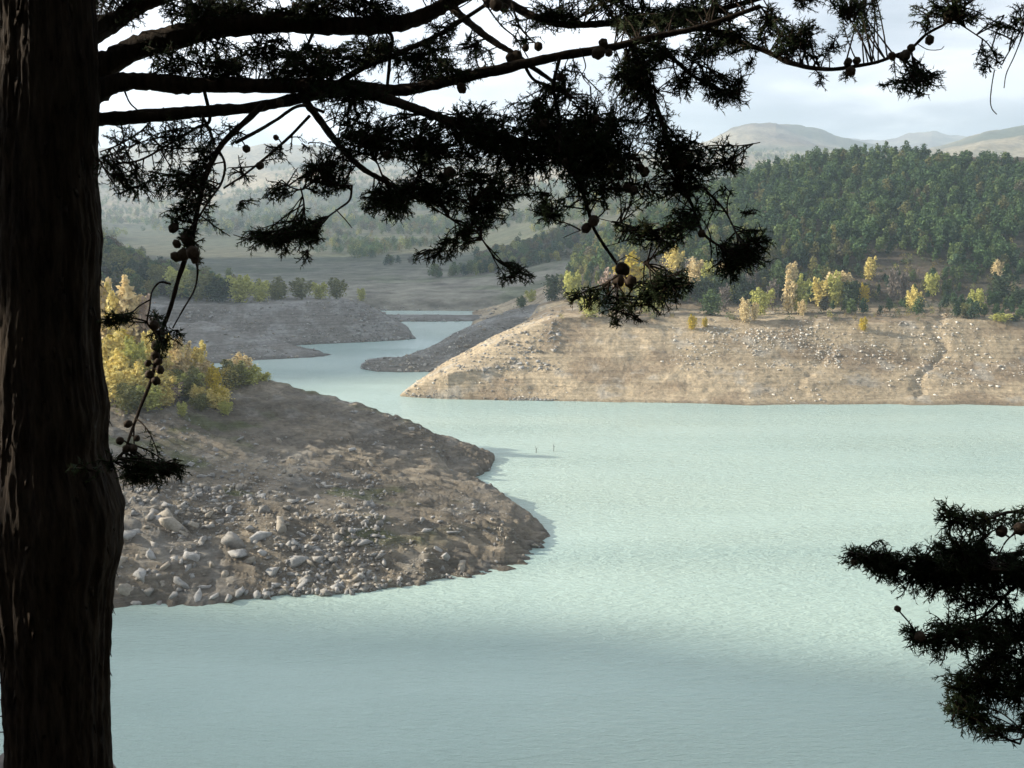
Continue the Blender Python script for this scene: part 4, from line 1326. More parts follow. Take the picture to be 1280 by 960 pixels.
def make_foliage(clusters, SKa, seed, dens_mul=1.0, twig_bag=None, leafcol=rgb(0.032, 0.052, 0.020), PX=None):
    rg = np.random.default_rng(seed)
    bag = Bag()
    for (cx, cy, rx, ry, dn) in clusters:
        # nearest place on the branches
        dd = np.hypot((SKa[:, 0] - cx), (SKa[:, 1] - cy) * 1.15) - SKa[:, 3] * 0.8
        order = np.argsort(dd)
        near_ = SKa[order[:60]]
        a0 = near_[0]
        depth = a0[2]
        px2m = depth / F
        core = np.array([cx * 0.7 + a0[0] * 0.3, cy * 0.75 + a0[1] * 0.25])
        ns = int(max(5, rx * ry * dn ** 2 * 0.082 * dens_mul + 4))
        for s_ in range(ns):
            ang = rg.uniform(0, 2 * PI)
            q = rg.random() ** 0.55
            tip = np.array([cx + math.cos(ang) * rx * q, cy + math.sin(ang) * ry * q])
            # shoot starts on a branch sample or near the core
            if rg.random() < 0.45:
                b0 = near_[int(rg.integers(0, min(25, len(near_))))]
                st, sd = b0[:2], b0[2]
                if np.hypot(*(st - tip)) > 1.9 * max(rx, ry):
                    st, sd = core, depth
            else:
                st, sd = core + rg.normal(0, 0.22, 2) * (rx, ry), depth
            td = depth + rg.normal(0, 0.5) * max(rx, ry) * px2m
            p0 = Q(st[0], st[1], sd)
            p1 = Q(tip[0], tip[1], td)
            mid_ = (p0 + p1) / 2 + rg.normal(0, 0.10, 3) * np.linalg.norm(p1 - p0) + np.array([0, 0, 0.06 * np.linalg.norm(p1 - p0)])
            tt = np.linspace(0, 1, 8)[:, None]
            C = (1 - tt) ** 2 * p0 + 2 * tt * (1 - tt) * mid_ + tt ** 2 * p1
            if twig_bag is not None:
                v, f = tube_geo(C, np.linspace(0.0024, 0.0011, 8), 4)
                twig_bag.add(v, f)
            Lp = np.linalg.norm(p1 - p0)
            # side sprays along the outer part
            m = max(6, int(Lp / 0.0085))
            u = rg.uniform(0.25, 1.0, m)
            bpos = (1 - u[:, None]) ** 2 * p0 + 2 * u[:, None] * (1 - u[:, None]) * mid_ + u[:, None] ** 2 * p1
            ax = unit(2 * (1 - u[:, None]) * (mid_ - p0) + 2 * u[:, None] * (p1 - mid_))
            d1 = unit(ax * rg.uniform(0.35, 1.1, (m, 1)) + unit(rg.normal(size=(m, 3))) * 0.9 + np.array([0, 0, -0.30]))
            ln = rg.uniform(0.011, 0.027, m)
            lc = leafcol * rg.uniform(0.6, 1.5, (m, 1)) * (rgb(1.25, 0.85, 0.7) if rg.random() < 0.12 else rgb(1, 1, 1))
            bag.add(*needles(bpos, d1, ln, np.full(m, 0.00135), lc))
            # branchlets on each spray
            kk = 5
            bb = np.repeat(bpos, kk, 0)
            dd_ = np.repeat(d1, kk, 0)
            ll = np.repeat(ln, kk)
            uu = rg.uniform(0.15, 0.9, m * kk)
            b2_ = bb + dd_ * (ll * uu)[:, None]
            d2 = unit(dd_ * 0.9 + unit(rg.normal(size=(m * kk, 3))) * 0.85)
            bag.add(*needles(b2_, d2, rg.uniform(0.006, 0.014, m * kk), np.full(m * kk, 0.0012), np.repeat(lc, kk, 0)))
    return bag


CL1 = [(240, 12, 50, 18, .7), (300, 8, 60, 15, .7), (385, 12, 60, 14, .5), (470, 10, 40, 16, .6), (160, 20, 22, 16, .3),
       (212, 82, 36, 14, .45), (270, 76, 55, 22, .65), (292, 85, 22, 22, .9), (335, 68, 40, 22, .45), (400, 78, 55, 24, .6), (465, 68, 45, 24, .6), (530, 75, 45, 30, .75), (590, 62, 25, 15, .3), (345, 84, 26, 16, .5), (552, 40, 22, 18, .8),
       (195, 60, 26, 14, .25), (440, 118, 60, 22, .8), (380, 92, 40, 14, .5), (570, 92, 36, 16, .6),
       (165, 178, 40, 28, .45), (220, 175, 46, 34, .5), (150, 225, 32, 26, .6), (140, 205, 24, 16, .4), (200, 228, 32, 20, .6), (235, 225, 36, 28, .75), (250, 195, 26, 22, .7), (255, 165, 26, 20, .5),
       (165, 244, 32, 14, .55), (225, 262, 24, 22, .7), (236, 300, 20, 20, .95), (212, 276, 16, 16, .4), (262, 262, 14, 14, .4),
       (288, 168, 26, 20, .35), (352, 188, 20, 18, .5), (300, 215, 16, 22, .35), (385, 185, 18, 18, .3),
       (410, 215, 30, 32, 1.), (385, 210, 18, 22, .6), (470, 170, 55, 32, .8), (530, 185, 55, 36, .8), (600, 165, 52, 40, .9), (600, 222, 54, 26, .7), (640, 190, 40, 34, .9), (530, 238, 50, 26, .8), (440, 150, 36, 24, .6), (520, 150, 40, 20, .5),
       (342, 240, 20, 14, .8), (308, 258, 14, 8, .6),
       (355, 298, 48, 18, .8), (320, 300, 34, 14, .7), (345, 312, 20, 16, .6), (395, 288, 16, 16, .6), (375, 292, 22, 12, .8), (380, 322, 6, 10, .3),
       (488, 252, 44, 24, .9), (495, 268, 26, 14, .6), (560, 248, 44, 18, .7), (608, 262, 30, 26, .8), (545, 320, 28, 10, .7), (560, 306, 22, 12, .8), (580, 296, 16, 16, .9), (600, 278, 18, 16, .8), (525, 324, 12, 7, .5),
       (644, 346, 26, 16, .8), (636, 240, 36, 26, .65), (684, 262, 24, 18, .95), (660, 220, 34, 26, .6), (672, 248, 18, 16, .6),
       (690, 20, 46, 26, .7), (640, 25, 20, 22, .4), (662, 50, 20, 20, .4), (700, 118, 26, 26, .8), (665, 138, 34, 36, .7), (690, 175, 46, 44, .9), (745, 195, 54, 46, 1.), (740, 150, 40, 36, .7), (770, 105, 24, 22, .4), (710, 92, 24, 20, .5),
       (795, 100, 34, 46, .9), (850, 22, 70, 20, .9), (790, 30, 40, 24, .8), (850, 105, 22, 24, .75), (820, 70, 40, 22, .8), (905, 118, 36, 22, .85), (880, 100, 26, 20, .6), (922, 96, 22, 18, .6), (940, 76, 14, 12, .5), (905, 50, 46, 24, .85), (875, 65, 30, 16, .8),
       (965, 30, 26, 24, .9), (1000, 40, 32, 22, .95), (985, 62, 22, 12, .6), (1040, 52, 20, 14, .5), (1022, 70, 14, 14, .35), (1026, 102, 12, 12, .35), (1062, 95, 6, 12, .4),
       (770, 150, 34, 30, .7), (810, 150, 30, 30, .6), (840, 185, 44, 32, .8), (870, 205, 34, 28, .8), (910, 208, 26, 12, .85), (900, 190, 22, 14, .5), (850, 238, 44, 20, .7), (800, 240, 34, 24, .6), (760, 232, 30, 26, .6), (720, 232, 28, 24, .7), (735, 258, 14, 12, .6),
       (1140, 106, 38, 22, .65), (1150, 92, 30, 12, .4), (1165, 96, 18, 12, .3), (1055, 4, 30, 12, .8), (1010, 2, 24, 12, .7), (1168, 12, 30, 16, .7), (1195, 8, 26, 14, .8), (1150, 30, 12, 12, .3), (1215, 24, 22, 10, .6), (1250, 32, 26, 14, .5), (1230, 82, 14, 12, .5), (1240, 70, 16, 14, .3), (1272, 30, 14, 26, .45), (1228, 66, 10, 14, .4),
       (795, 285, 26, 16, .6), (830, 292, 42, 22, .7), (862, 278, 26, 18, .6), (930, 318, 34, 26, .95), (950, 302, 20, 18, .7), (912, 338, 22, 16, .8), (900, 330, 24, 14, .5), (936, 264, 10, 8, .4), (880, 262, 16, 20, .4), (905, 235, 20, 18, .3),
       (835, 360, 36, 20, .8), (840, 348, 28, 14, .6), (815, 378, 32, 18, .7), (860, 352, 14, 10, .5), (740, 365, 28, 12, .55), (722, 372, 16, 10, .5), (770, 378, 34, 14, .5), (790, 392, 24, 12, .6), (768, 400, 10, 10, .5), (745, 380, 20, 10, .4),
       (148, 398, 20, 11, .9), (136, 402, 12, 8, .5), (213, 426, 12, 14, .8), (222, 415, 8, 8, .4), (195, 440, 6, 24, .5), (200, 400, 8, 12, .3),
       (188, 592, 40, 18, .95), (215, 588, 28, 12, .7), (170, 600, 24, 14, .6), (138, 578, 18, 12, .5), (100, 592, 26, 16, .25), (230, 584, 14, 8, .4),
       (120, -30, 90, 26, .8), (260, -34, 90, 22, .9), (420, -30, 90, 22, .8), (560, -30, 70, 22, .7), (760, -28, 90, 22, .9), (900, -26, 70, 20, .8), (1060, -22, 60, 16, .7), (1200, -20, 60, 14, .6)]
CL1 = [(a, b, c, d, max(e, 0.82) if a < 640 and b < 115 and e < 0.9 else e) for a, b, c, d, e in CL1]
twb = Bag()
fb = make_foliage(CL1, SK1, 31, 1.0, twb)
fo = child(fb.build('foliage', M_needle), tree1, base_pt)
child(twb.build('fine_twig', M_bark, None, True), tree1, base_pt)['kind'] = 'stuff'

# ---- cones: small knobbly balls ----------------------------------------------
M_cone = tint_material('cypress_cone', var_scale=60.0, var=0.3, bump_scale=90, bump=0.5, bump_dist=0.002, rough=0.8)
bm = bmesh.new()
bmesh.ops.create_icosphere(bm, subdivisions=3, radius=1.0)
dirs = [Vector((math.sin(t) * math.cos(p), math.sin(t) * math.sin(p), math.cos(t))) for t, p in
        [(0.25, 0), (1.0, 0.3), (1.05, 1.6), (0.95, 2.9), (1.0, 4.2), (1.1, 5.4), (2.0, 0.9), (2.1, 2.2), (2.0, 3.5), (2.05, 4.8), (2.0, 6.0), (2.9, 1)]]
for v in bm.verts:
    n_ = v.co.normalized()
    s2 = sorted([n_.angle(d_) for d_ in dirs])
    edge = s2[1] - s2[0]
    v.co = n_ * (0.90 + 0.12 * min(1, edge * 2.2) + (0.06 if s2[0] < 0.12 else 0))
    v.co.z *= 1.08
cone_v = np.array([v.co[:] for v in bm.verts])
cone_f = np.array([[x.index for x in q.verts] for q in bm.faces])
bm.free()
cone_me = mesh_np('cone', cone_v, cone_f, M_cone, np.tile(rgb(0.070, 0.050, 0.035), (len(cone_v), 1)), True, link=False)


def add_cones(lst, SKa, root, base):
    for (px, py, r) in lst:
        dd = np.hypot(SKa[:, 0] - px, SKa[:, 1] - py)
        a0 = SKa[int(np.argmin(dd))]
        d = a0[2] - 0.02
        p = Q(px, py, d)
        o = bpy.data.objects.new('cone', cone_me)
        COL.objects.link(o)
        o.parent = root
        o.location = tuple(p - base)
        s_ = r / F * d
        o.scale = (s_, s_, s_ * random.uniform(0.95, 1.15))
        o.rotation_euler = (random.uniform(-1, 1), random.uniform(-1, 1), random.uniform(0, 6))
        # stalk joining the cone to its branch
        q0 = Q(a0[0], a0[1], a0[2])
        if np.linalg.norm(q0 - p) > s_ * 1.05:
            v, f = tube_geo([q0 - p, (q0 - p) * 0.5 + np.array([0, 0, 0.004]), (q0 - p) * 0.1], [0.0022, 0.002, 0.002], 5)
            so_ = mesh_np('stalk', v, f, M_bark, None, True)
            so_.parent = root
            so_.location = tuple(p - base)


CN = [(778, 337, 9), (773, 351, 8), (788, 352, 8), (742, 276, 7), (733, 285, 6), (877, 292, 5), (230, 318, 8), (220, 321, 6), (241, 316, 8), (244, 325, 5), (217, 285, 6), (221, 305, 5), (234, 298, 8),
      (193, 407, 6), (200, 418, 6), (195, 432, 6), (194, 445, 6), (198, 452, 5), (185, 454, 4.5), (187, 468, 5.5), (195, 476, 5.5), (200, 462, 5), (160, 530, 5), (150, 551, 5), (171, 548, 4), (158, 561, 5), (167, 560, 5),
      (1063, 89, 6), (1071, 76, 5), (1060, 78, 5), (1131, 70, 7), (1139, 60, 5), (1115, 70, 5), (1162, 50, 5.5), (1187, 20, 8), (1199, 19, 7),
      (748, 66, 8), (754, 54, 6), (761, 66, 5), (782, 26, 5), (790, 23, 5), (763, 17, 4), (673, 58, 5.5), (657, 60, 4.5), (646, 70, 7), (345, 172, 3.5), (325, 207, 5), (369, 8, 5), (386, 9, 5), (484, 194, 6),
      (562, 216, 8), (552, 222, 6), (665, 154, 7), (680, 156, 7), (709, 204, 7), (775, 219, 6.5), (772, 236, 6), (785, 234, 6.5), (792, 238, 6), (852, 204, 7), (832, 208, 5), (806, 215, 6), (620, 6, 8), (630, 10, 6), (610, 4, 6),
      (308, 186, 5), (350, 128, 5), (398, 112, 5), (577, 110, 6), (638, 72, 6), (700, 96, 5), (800, 210, 6), (745, 150, 6), (760, 160, 5), (415, 205, 5), (163, 96, 3), (152, 197, 3)]
add_cones(CN, SK1, tree1, base_pt)

# ---- the unseen upper crown of the same tree, and a wood added to block sky and sun ------------
rgc = np.random.default_rng(61)
cb_ = Bag()
cnt = 0
while cnt < 26000:
    # drooping cypress crown 3.5 m wide above the view
    h = rgc.uniform(0.9, 8.0)
    t = (h - 0.9) / 7.1
    rad0 = 3.6 * math.sqrt(1 - t) * math.sqrt(rgc.random())
    a = rgc.uniform(0, 2 * PI)
    p = np.array([axis[0, 0] + math.cos(a) * rad0, TD + math.sin(a) * rad0, CAMZ + h])
    px, py, fw = project(p)
    if fw > 0.05 and py > -90 and -500 < px < 1800:
        continue
    if np.linalg.norm(p - np.array([0, 0, CAMZ])) < 1.1:
        continue
    nrm = unit(rgc.normal(size=3))
    u = unit(np.cross(nrm, rgc.normal(size=3)))
    w_ = np.cross(nrm, u)
    s1 = rgc.uniform(0.02, 0.05) if h < 2.2 else rgc.uniform(0.05, 0.13)
    cb_.add([p - u * s1, p - w_ * s1 * 0.3, p + u * s1, p + w_ * s1 * 0.3], np.array([[0, 1, 2, 3]]), rgb(0.030, 0.045, 0.018) * rgc.uniform(0.6, 1.4))
    cnt += 1
child(cb_.build('crown', M_needle), tree1, base_pt)

gb = Bag()
gt = Bag()
rgg = np.random.default_rng(63)
ng = 0
while ng < 90:
    x, y = rgg.uniform(-34, 34), rgg.uniform(-34, 12)
    if y > -2.5 and abs(x) < 5.5:
        continue
    if y > -2 and abs(x) * 0.9 < y * 0.62 + 5.5:
        continue
    if math.hypot(x, y) < 4.2:
        continue
    z = float(slope_z(np.array([x]), np.array([y]))[0])
    kk = int(rgg.integers(0, 12))
    v2, f2_, c2_ = forest[kk][2]
    v_, f_, c_ = crown_geo(rgg, 9.5, 6.2, 0.3, 1500, 0.30, rgb(0.035, 0.052, 0.022), nl=10, taper=0.4)
    v_ = rot_z(v_, rgg.uniform(0, 6)) + np.array([x, y, z])
    qc = v_.reshape(-1, 4, 3).mean(1)
    fwq = qc[:, 1] * CP - (qc[:, 2] - CAMZ) * SP
    upq = qc[:, 1] * SP + (qc[:, 2] - CAMZ) * CP
    pxq, pyq = 640 + F * qc[:, 0] / np.maximum(fwq, 0.01), 480 - F * upq / np.maximum(fwq, 0.01)
    keep = ~((fwq > 0) & (pxq > -260) & (pxq < 1540) & (pyq > -200) & (pyq < 1250))      # stand aside of the open view
    # gap cut through the added leaves so low sun lights the trunk side
    so_ = np.array([-1.64, 2.95, 49.15])
    SDv = np.array([math.sin(SUN_AZ) * math.cos(SUN_EL), math.cos(SUN_AZ) * math.cos(SUN_EL), math.sin(SUN_EL)])
    rel = qc - so_
    al = rel @ SDv
    off_ = rel - al[:, None] * SDv
    keep &= ~((al > 0) & (np.hypot(off_[:, 0], off_[:, 1]) < 0.30) & (np.abs(off_[:, 2]) < 0.60) & (rgg.random(len(qc)) < 0.93))
    nk = int(keep.sum())
    if nk == 0:
        continue
    kv = np.repeat(keep, 4)
    gb.add(v_[kv], np.arange(4 * nk).reshape(nk, 4), c_[kv])
    ng += 1
tag(gb.build('woodland', M_leaf), 'unseen dark cypress wood added around the viewpoint to block sky and sun', 'wood', kind='stuff')

# ------------------------------------------------------------------ second cypress reaching in from the right
SK.clear()
b2pt = np.array([2.35, 2.9, 47.3])
tree2 = empty('cypress_tree', tuple(b2pt))
tag(tree2, 'dark bushy cypress whose branch tips reach in over the water at the lower right', 'tree', 'cypress trees on the slope')
vq, fq, cq = crown_geo(np.random.default_rng(71), 6.6, 2.2, 2.6, 34000, 0.020, rgb(0.032, 0.050, 0.020), nl=14, taper=0.5)
qc = vq.reshape(-1, 4, 3).mean(1) + b2pt
fwq = np.maximum(qc[:, 1] * CP - (qc[:, 2] - CAMZ) * SP, 0.01)
keep = ~((640 + F * qc[:, 0] / fwq < 1330) & (480 - F * (qc[:, 1] * SP + (qc[:, 2] - CAMZ) * CP) / fwq > -60))
kv = np.repeat(keep, 4)
mesh_np('crown', vq[kv], np.arange(4 * int(keep.sum())).reshape(-1, 4), M_needle, cq[kv]).parent = tree2
tz = np.linspace(-0.5, 6.5, 24)
v, f = tube_geo(np.stack([0.04 * np.sin(tz * 3) + b2pt[0], 0.05 * np.cos(tz * 2) + b2pt[1], b2pt[2] + tz], -1), np.linspace(0.10, 0.02, 24), 12)
child(mesh_np('trunk', v, f, M_bark, None, True), tree2, b2pt)
for pts, w0, w1, d0, d1 in [
        ([(1636, 850), (1540, 790), (1450, 740), (1380, 705), (1300, 690), (1240, 700), (1180, 712), (1120, 708), (1080, 698), (1060, 694)], 14, 2.4, 2.9, 2.45),
        ([(1360, 700), (1310, 650), (1265, 640), (1230, 650), (1195, 645), (1175, 636)], 5, 2, 2.6, 2.45),
        ([(1300, 690), (1270, 730), (1230, 770), (1190, 790), (1150, 798)], 5, 2, 2.55, 2.4),
        ([(1636, 960), (1520, 900), (1400, 850), (1320, 800), (1270, 800), (1230, 830), (1205, 870), (1190, 900)], 9, 2.2, 2.9, 2.45),
        ([(1330, 800), (1300, 850), (1285, 900), (1275, 930)], 4, 2, 2.6, 2.45),
        ([(1290, 655), (1262, 672), (1250, 690), (1240, 712)], 2.4, 1.6, 2.5, 2.45),
        ([(1240, 664), (1225, 680), (1205, 700)], 2, 1.6, 2.5, 2.45)]:
    branch(pts, w0, w1, d0, d1, tree2, b2pt, 'branch' if w0 >= 5 else 'twig', 10 if w0 > 8 else 7)
SK2 = np.array([s_[:4] for s_ in SK])
CL2 = [(1066, 694, 22, 12, .8), (1082, 700, 26, 18, .9), (1112, 706, 32, 24, 1.), (1140, 720, 30, 30, .9), (1160, 700, 34, 26, .9), (1178, 722, 44, 32, 1.), (1196, 690, 34, 28, .9), (1190, 654, 24, 22, .8), (1184, 636, 16, 14, .6), (1212, 656, 30, 20, .75), (1236, 650, 26, 14, .7),
       (1262, 646, 26, 14, .6), (1285, 650, 20, 20, .7), (1222, 720, 44, 34, 1.), (1262, 714, 34, 26, .9), (1290, 720, 30, 40, .9), (1225, 690, 26, 16, .6), (1240, 742, 30, 22, .7), (1205, 750, 28, 20, .8),
       (1152, 796, 26, 22, .75), (1140, 790, 14, 12, .5), (1172, 806, 28, 22, .8), (1180, 780, 24, 18, .6), (1200, 800, 34, 26, .8), (1232, 790, 34, 30, .8), (1264, 790, 30, 34, .85), (1288, 800, 20, 50, .9), (1250, 828, 34, 24, .8),
       (1196, 850, 26, 16, .7), (1208, 870, 36, 28, .95), (1236, 860, 34, 30, .95), (1225, 900, 32, 24, .95), (1244, 916, 22, 14, .7), (1266, 860, 30, 34, .8), (1195, 886, 22, 18, .7), (1280, 900, 14, 24, .6), (1278, 846, 24, 30, .8)]
for extra in [(1330, 700, 60, 50, .9), (1340, 800, 60, 60, .9), (1330, 880, 50, 50, .8), (1420, 760, 60, 80, .7)]:
    CL2.append(extra)
twb2 = Bag()
child(make_foliage(CL2, SK2, 37, 0.72, twb2).build('foliage', M_needle), tree2, b2pt)
child(twb2.build('fine_twig', M_bark, None, True), tree2, b2pt)['kind'] = 'stuff'
add_cones([(1252, 664, 7), (1275, 661, 8), (1122, 761, 4), (1150, 796, 7), (1068, 702, 5), (1290, 700, 7)], SK2, tree2, b2pt)

# ------------------------------------------------------------------ wire fence and boulder by the trunk
M_metal = tint_material('fence_wire', var_scale=40, var=0.3, bump=0.0, rough=0.55, spec=0.5)
fz = empty('wire_fence', tuple(Q(62, 1010, 4.4)))
fb0 = np.array(fz.location)
tag(fz, 'low wire fence showing at the left edge behind the cypress trunk', 'fence')
p_lo, p_hi = Q(62, 1010, 4.4), Q(62, 815, 4.4)
p_hi = np.array([p_lo[0], p_lo[1], p_hi[2]])
v, f = tube_geo([p_lo - (0, 0, 1.1), (p_lo + p_hi) / 2, p_hi], [0.03, 0.03, 0.028], 10)
child(mesh_np('post', v, f, M_wood, np.tile(rgb(0.16, 0.13, 0.1), (len(v), 1)), True), fz, fb0)
p2_lo, p2_hi = Q(-330, 1010, 4.0), Q(-330, 790, 4.0)
p2_hi = np.array([p2_lo[0], p2_lo[1], p2_hi[2]])
v, f = tube_geo([p2_lo - (0, 0, 1.1), (p2_lo + p2_hi) / 2, p2_hi], [0.03, 0.03, 0.028], 10)
child(mesh_np('post', v, f, M_wood, np.tile(rgb(0.16, 0.13, 0.1), (len(v), 1)), True), fz, fb0)
for (ya, yb) in [(831, 822), (853, 846), (874, 869), (894, 892), (913, 916)]:
    A_, B_ = Q(62, ya + 1, 4.37), Q(-330, yb - 12, 3.97)
    tt = np.linspace(0, 1, 14)[:, None]
    P = A_ * (1 - tt) + B_ * tt + np.array([0, 0, -0.02]) * np.sin(tt * PI)
    v, f = tube_geo(P, np.full(14, 0.0028), 6)
    child(mesh_np('wire', v, f, M_metal, np.tile(rgb(0.12, 0.12, 0.12), (len(v), 1)), True), fz, fb0)
bm = bmesh.new()
bmesh.ops.create_icosphere(bm, subdivisions=4, radius=1.0)
bvv = np.array([q.co[:] for q in bm.verts])
bff = np.array([[x.index for x in q.verts] for q in bm.faces])
bm.free()
bvv *= (1 + 0.16 * fbm(bvv[:, 0] * 1.3 + 5, bvv[:, 1] * 1.3 + bvv[:, 2], 71, 4))[:, None]
o = mesh_np('boulder', bvv * np.array([0.43, 0.30, 1.05]), bff, M_rock, np.tile(rgb(0.30, 0.27, 0.25), (len(bvv), 1)), True)
o.location = tuple(Q(57, 1012, 3.9) - np.array([0, 0, 0.70]))
tag(o, 'greyish pink rock mostly hidden behind the base of the cypress trunk', 'boulder')

# ------------------------------------------------------------------ sun, added shade clouds, sky, haze
SD = np.array([math.sin(SUN_AZ) * math.cos(SUN_EL), math.cos(SUN_AZ) * math.cos(SUN_EL), math.sin(SUN_EL)])
sl = bpy.data.lights.new('sun', 'SUN')
sl.energy = 5.0
sl.angle = rad(0.53)
sl.color = (1.0, 0.90, 0.74)
so = bpy.data.objects.new('sun', sl)
COL.objects.link(so)
so.rotation_euler = Vector(-SD).to_track_quat('-Z', 'Y').to_euler()

M_shade_cloud = tint_material('shade_cloud_vapour', rough=1.0, var_scale=0.01, var=0.05, bump=0.0, spec=0.0)


def shade_cloud(poly, H, seed, label, rough=7.0, thick=1.0):  # out-of-view clouds, added and outlined to cast chosen shadows
    """a low cloud whose shadow falls on the given ground outline"""
    P = np.array(poly, float)
    t = H / SD[2]
    off = SD[:2] * t
    n = 160
    d = np.r_[0, np.cumsum(np.linalg.norm(np.roll(P, -1, 0) - P, axis=1))]
    u = np.linspace(0, d[-1], n, endpoint=False)
    Pc = np.vstack([P, P[:1]])
    ex, ey = np.interp(u, d, Pc[:, 0]), np.interp(u, d, Pc[:, 1])
    cx, cy = ex.mean(), ey.mean()
    w = fbm(ex / 30, ey / 30, seed, 3) * rough
    L_ = np.hypot(ex - cx, ey - cy)
    ex += (ex - cx) / L_ * w
    ey += (ey - cy) / L_ * w
    rings = [0.02, 0.3, 0.6, 0.8, 0.92, 0.98, 1.0]
    vs, fs = [], []
    for side in (1, -1):
        for s in rings if side == 1 else rings[::-1][1:]:
            x, y = cx + (ex - cx) * s, cy + (ey - cy) * s
            th = math.sqrt(max(0, 1 - s * s)) * (24 if side == 1 else 8) * thick
            zz = H + side * th * (1 + 0.6 * fbm(x / 25, y / 25, seed + 5, 3))
            vs.append(np.stack([x + off[0], y + off[1], zz], -1))
    k = len(vs)
    vv = np.concatenate(vs)
    a = np.arange(n)
    for q in range(k - 1):
        fs.append(np.stack([q * n + a, q * n + (a + 1) % n, (q + 1) * n + (a + 1) % n, (q + 1) * n + a], -1))
    tag(mesh_np('shade_cloud', vv, np.concatenate(fs), M_shade_cloud, np.tile([0.85, 0.85, 0.85], (len(vv), 1)), True), label, 'shade_cloud', kind='stuff')


shade_cloud([(-420, 222), (-110, 226), (-62, 250), (-35, 268), (25, 284), (60, 330), (70, 420), (120, 520), (100, 640), (20, 720), (-150, 740), (-500, 740), (-560, 500)], 620, 5,
      'grey overcast patch added out of view to shade the channel')
shade_cloud([(-200, 25), (-200, 112), (-60, 117), (-16, 112), (53, 97), (170, 70), (170, 25)], 560, 9,
      'grey overcast patch added out of view to shade the near shore')
shade_cloud([(-100, 134), (-70, 144), (-36, 150), (-12, 153), (-5, 150), (-6, 138), (-40, 132)], 515, 14,
      'small grey overcast patch added out of view to shade the promontory', 2.0, 0.12)

w = bpy.data.worlds.new('World')
scene.world = w
w.use_nodes = True
nt = w.node_tree
nt.nodes.clear()
L = nt.links
wo = node(nt, 'ShaderNodeOutputWorld')
bg = node(nt, 'ShaderNodeBackground', inp={'Strength': 0.10})
sky = node(nt, 'ShaderNodeTexSky', sky_type='NISHITA', sun_disc=False, sun_elevation=SUN_EL, sun_rotation=SUN_AZ % (2 * PI))
sky.altitude = 400
sky.dust_density = 2.0
tc = node(nt, 'ShaderNodeTexCoord')
sep = node(nt, 'ShaderNodeSeparateXYZ')
L.new(tc.outputs['Generated'], sep.inputs['Vector'])
# project the view direction on a flat cloud deck
zz = node(nt, 'ShaderNodeMath', operation='MAXIMUM', inp={1: 0.0})
L.new(sep.outputs['Z'], zz.inputs[0])
za = node(nt, 'ShaderNodeMath', operation='ADD', inp={1: 0.16})
L.new(zz.outputs['Value'], za.inputs[0])
dx = node(nt, 'ShaderNodeMath', operation='DIVIDE')
dy = node(nt, 'ShaderNodeMath', operation='DIVIDE')
L.new(sep.outputs['X'], dx.inputs[0]); L.new(za.outputs['Value'], dx.inputs[1])
L.new(sep.outputs['Y'], dy.inputs[0]); L.new(za.outputs['Value'], dy.inputs[1])
cb = node(nt, 'ShaderNodeCombineXYZ')
L.new(dx.outputs['Value'], cb.inputs['X']); L.new(dy.outputs['Value'], cb.inputs['Y'])
n1 = node(nt, 'ShaderNodeTexNoise', inp={'Scale': 0.9, 'Detail': 7.0, 'Roughness': 0.52, 'Distortion': 0.4})
L.new(cb.outputs['Vector'], n1.inputs['Vector'])
cr = node(nt, 'ShaderNodeValToRGB')
e = cr.color_ramp.elements
e[0].position = 0.40; e[0].color = (3.3, 3.6, 4.2, 1)
e[1].position = 0.63; e[1].color = (8.6, 8.7, 9.0, 1)
m_ = cr.color_ramp.elements.new(0.52); m_.color = (5.0, 5.2, 5.8, 1)
# ramps are limited to display range in some builds, so scale afterwards
for q in cr.color_ramp.elements:
    q.color = tuple(c / 10 for c in q.color[:3]) + (1,)
sc = node(nt, 'ShaderNodeMix', data_type='RGBA', blend_type='MULTIPLY')
sc.inputs['Factor'].default_value = 1.0
L.new(n1.outputs['Fac'], cr.inputs['Fac'])
L.new(cr.outputs['Color'], sc.inputs['A'])
sc.inputs['B'].default_value = (10, 10, 10, 1)
# brighter towards the sun side
dt = node(nt, 'ShaderNodeVectorMath', operation='DOT_PRODUCT')
L.new(tc.outputs['Generated'], dt.inputs[0])
dt.inputs[1].default_value = (-0.72, 0.60, 0.36)
g = node(nt, 'ShaderNodeMapRange', inp={'From Min': 0.3, 'From Max': 1.0, 'To Min': 1.0, 'To Max': 2.1})
L.new(dt.outputs['Value'], g.inputs['Value'])
sc2 = node(nt, 'ShaderNodeVectorMath', operation='SCALE')
L.new(sc.outputs['Result'], sc2.inputs[0])
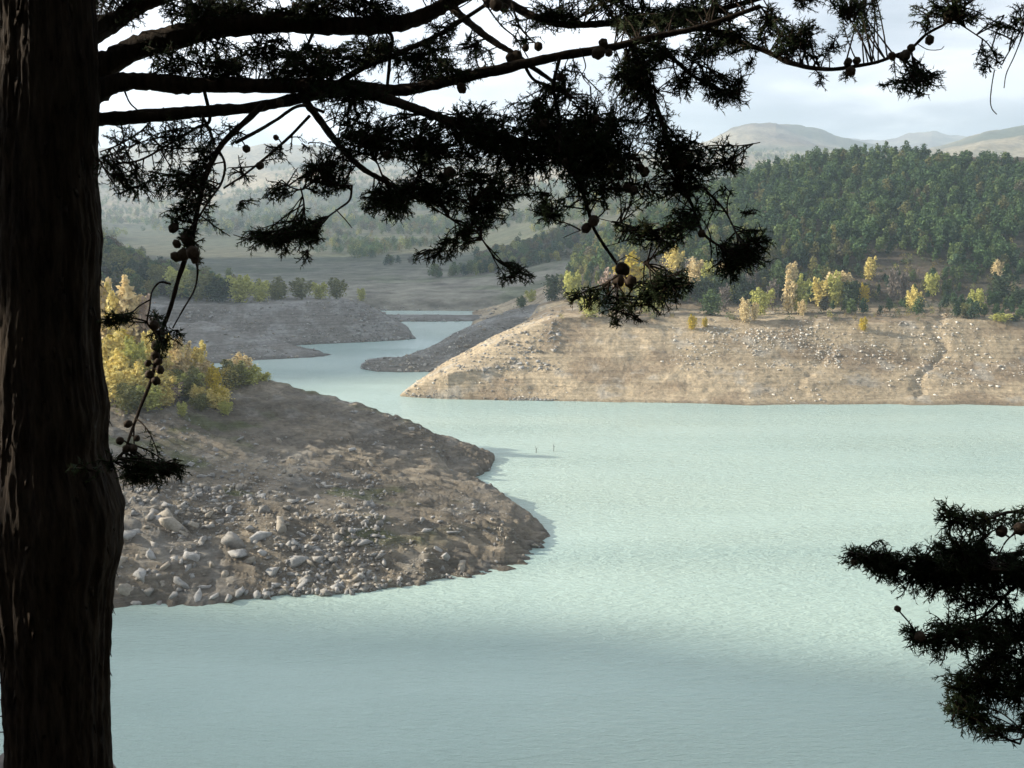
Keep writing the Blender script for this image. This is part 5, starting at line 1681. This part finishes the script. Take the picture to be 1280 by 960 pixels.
# the unseen deck overhead is darkened to cut ambient fill
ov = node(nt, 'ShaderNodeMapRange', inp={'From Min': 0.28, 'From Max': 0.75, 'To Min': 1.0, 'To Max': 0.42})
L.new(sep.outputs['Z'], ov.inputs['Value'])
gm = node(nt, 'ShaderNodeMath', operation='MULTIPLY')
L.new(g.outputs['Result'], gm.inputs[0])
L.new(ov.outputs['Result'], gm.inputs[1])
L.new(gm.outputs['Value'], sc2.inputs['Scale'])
cov = node(nt, 'ShaderNodeMapRange', inp={'From Min': 0.28, 'From Max': 0.42, 'To Min': 0.75, 'To Max': 0.97})
L.new(n1.outputs['Fac'], cov.inputs['Value'])
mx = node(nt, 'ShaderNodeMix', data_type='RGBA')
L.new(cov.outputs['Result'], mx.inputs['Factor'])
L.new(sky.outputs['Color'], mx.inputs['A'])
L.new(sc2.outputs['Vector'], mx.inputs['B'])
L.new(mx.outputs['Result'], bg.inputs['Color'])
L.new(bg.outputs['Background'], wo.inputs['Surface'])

# air between the viewer and the far hills
HAZE = 2.4e-4
if HAZE > 0:
    hm, nt, N, L = new_mat('haze_air')
    ho = node(nt, 'ShaderNodeOutputMaterial')
    pv = node(nt, 'ShaderNodeVolumePrincipled', inp={'Color': (0.70, 0.86, 1.0, 1), 'Density': HAZE, 'Anisotropy': 0.25})
    L.new(pv.outputs['Volume'], ho.inputs['Volume'])
    x0, x1, y0, y1, z0, z1 = -6800, 6800, -1400, 7700, -8.6, 500
    hv = np.array([[x0, y0, z0], [x1, y0, z0], [x1, y1, z0], [x0, y1, z0], [x0, y0, z1], [x1, y0, z1], [x1, y1, z1], [x0, y1, z1]], float)
    hf = np.array([[0, 3, 2, 1], [4, 5, 6, 7], [0, 1, 5, 4], [1, 2, 6, 5], [2, 3, 7, 6], [3, 0, 4, 7]])
    tag(mesh_np('haze', hv, hf, hm), 'thin bluish haze hanging over the lake valley', 'haze', kind='stuff')

scene.view_settings.view_transform = 'Standard'
scene.view_settings.look = 'None'
scene.view_settings.exposure = 0.80
scene.view_settings.gamma = 1.0
scene.view_settings.use_curve_mapping = False
scene.cycles.use_denoising = True
scene.cycles.max_bounces = 5
scene.cycles.diffuse_bounces = 3
scene.cycles.glossy_bounces = 2
scene.cycles.volume_bounces = 1
scene.cycles.transmission_bounces = 2
scene.cycles.use_adaptive_sampling = True
scene.cycles.adaptive_threshold = 0.02
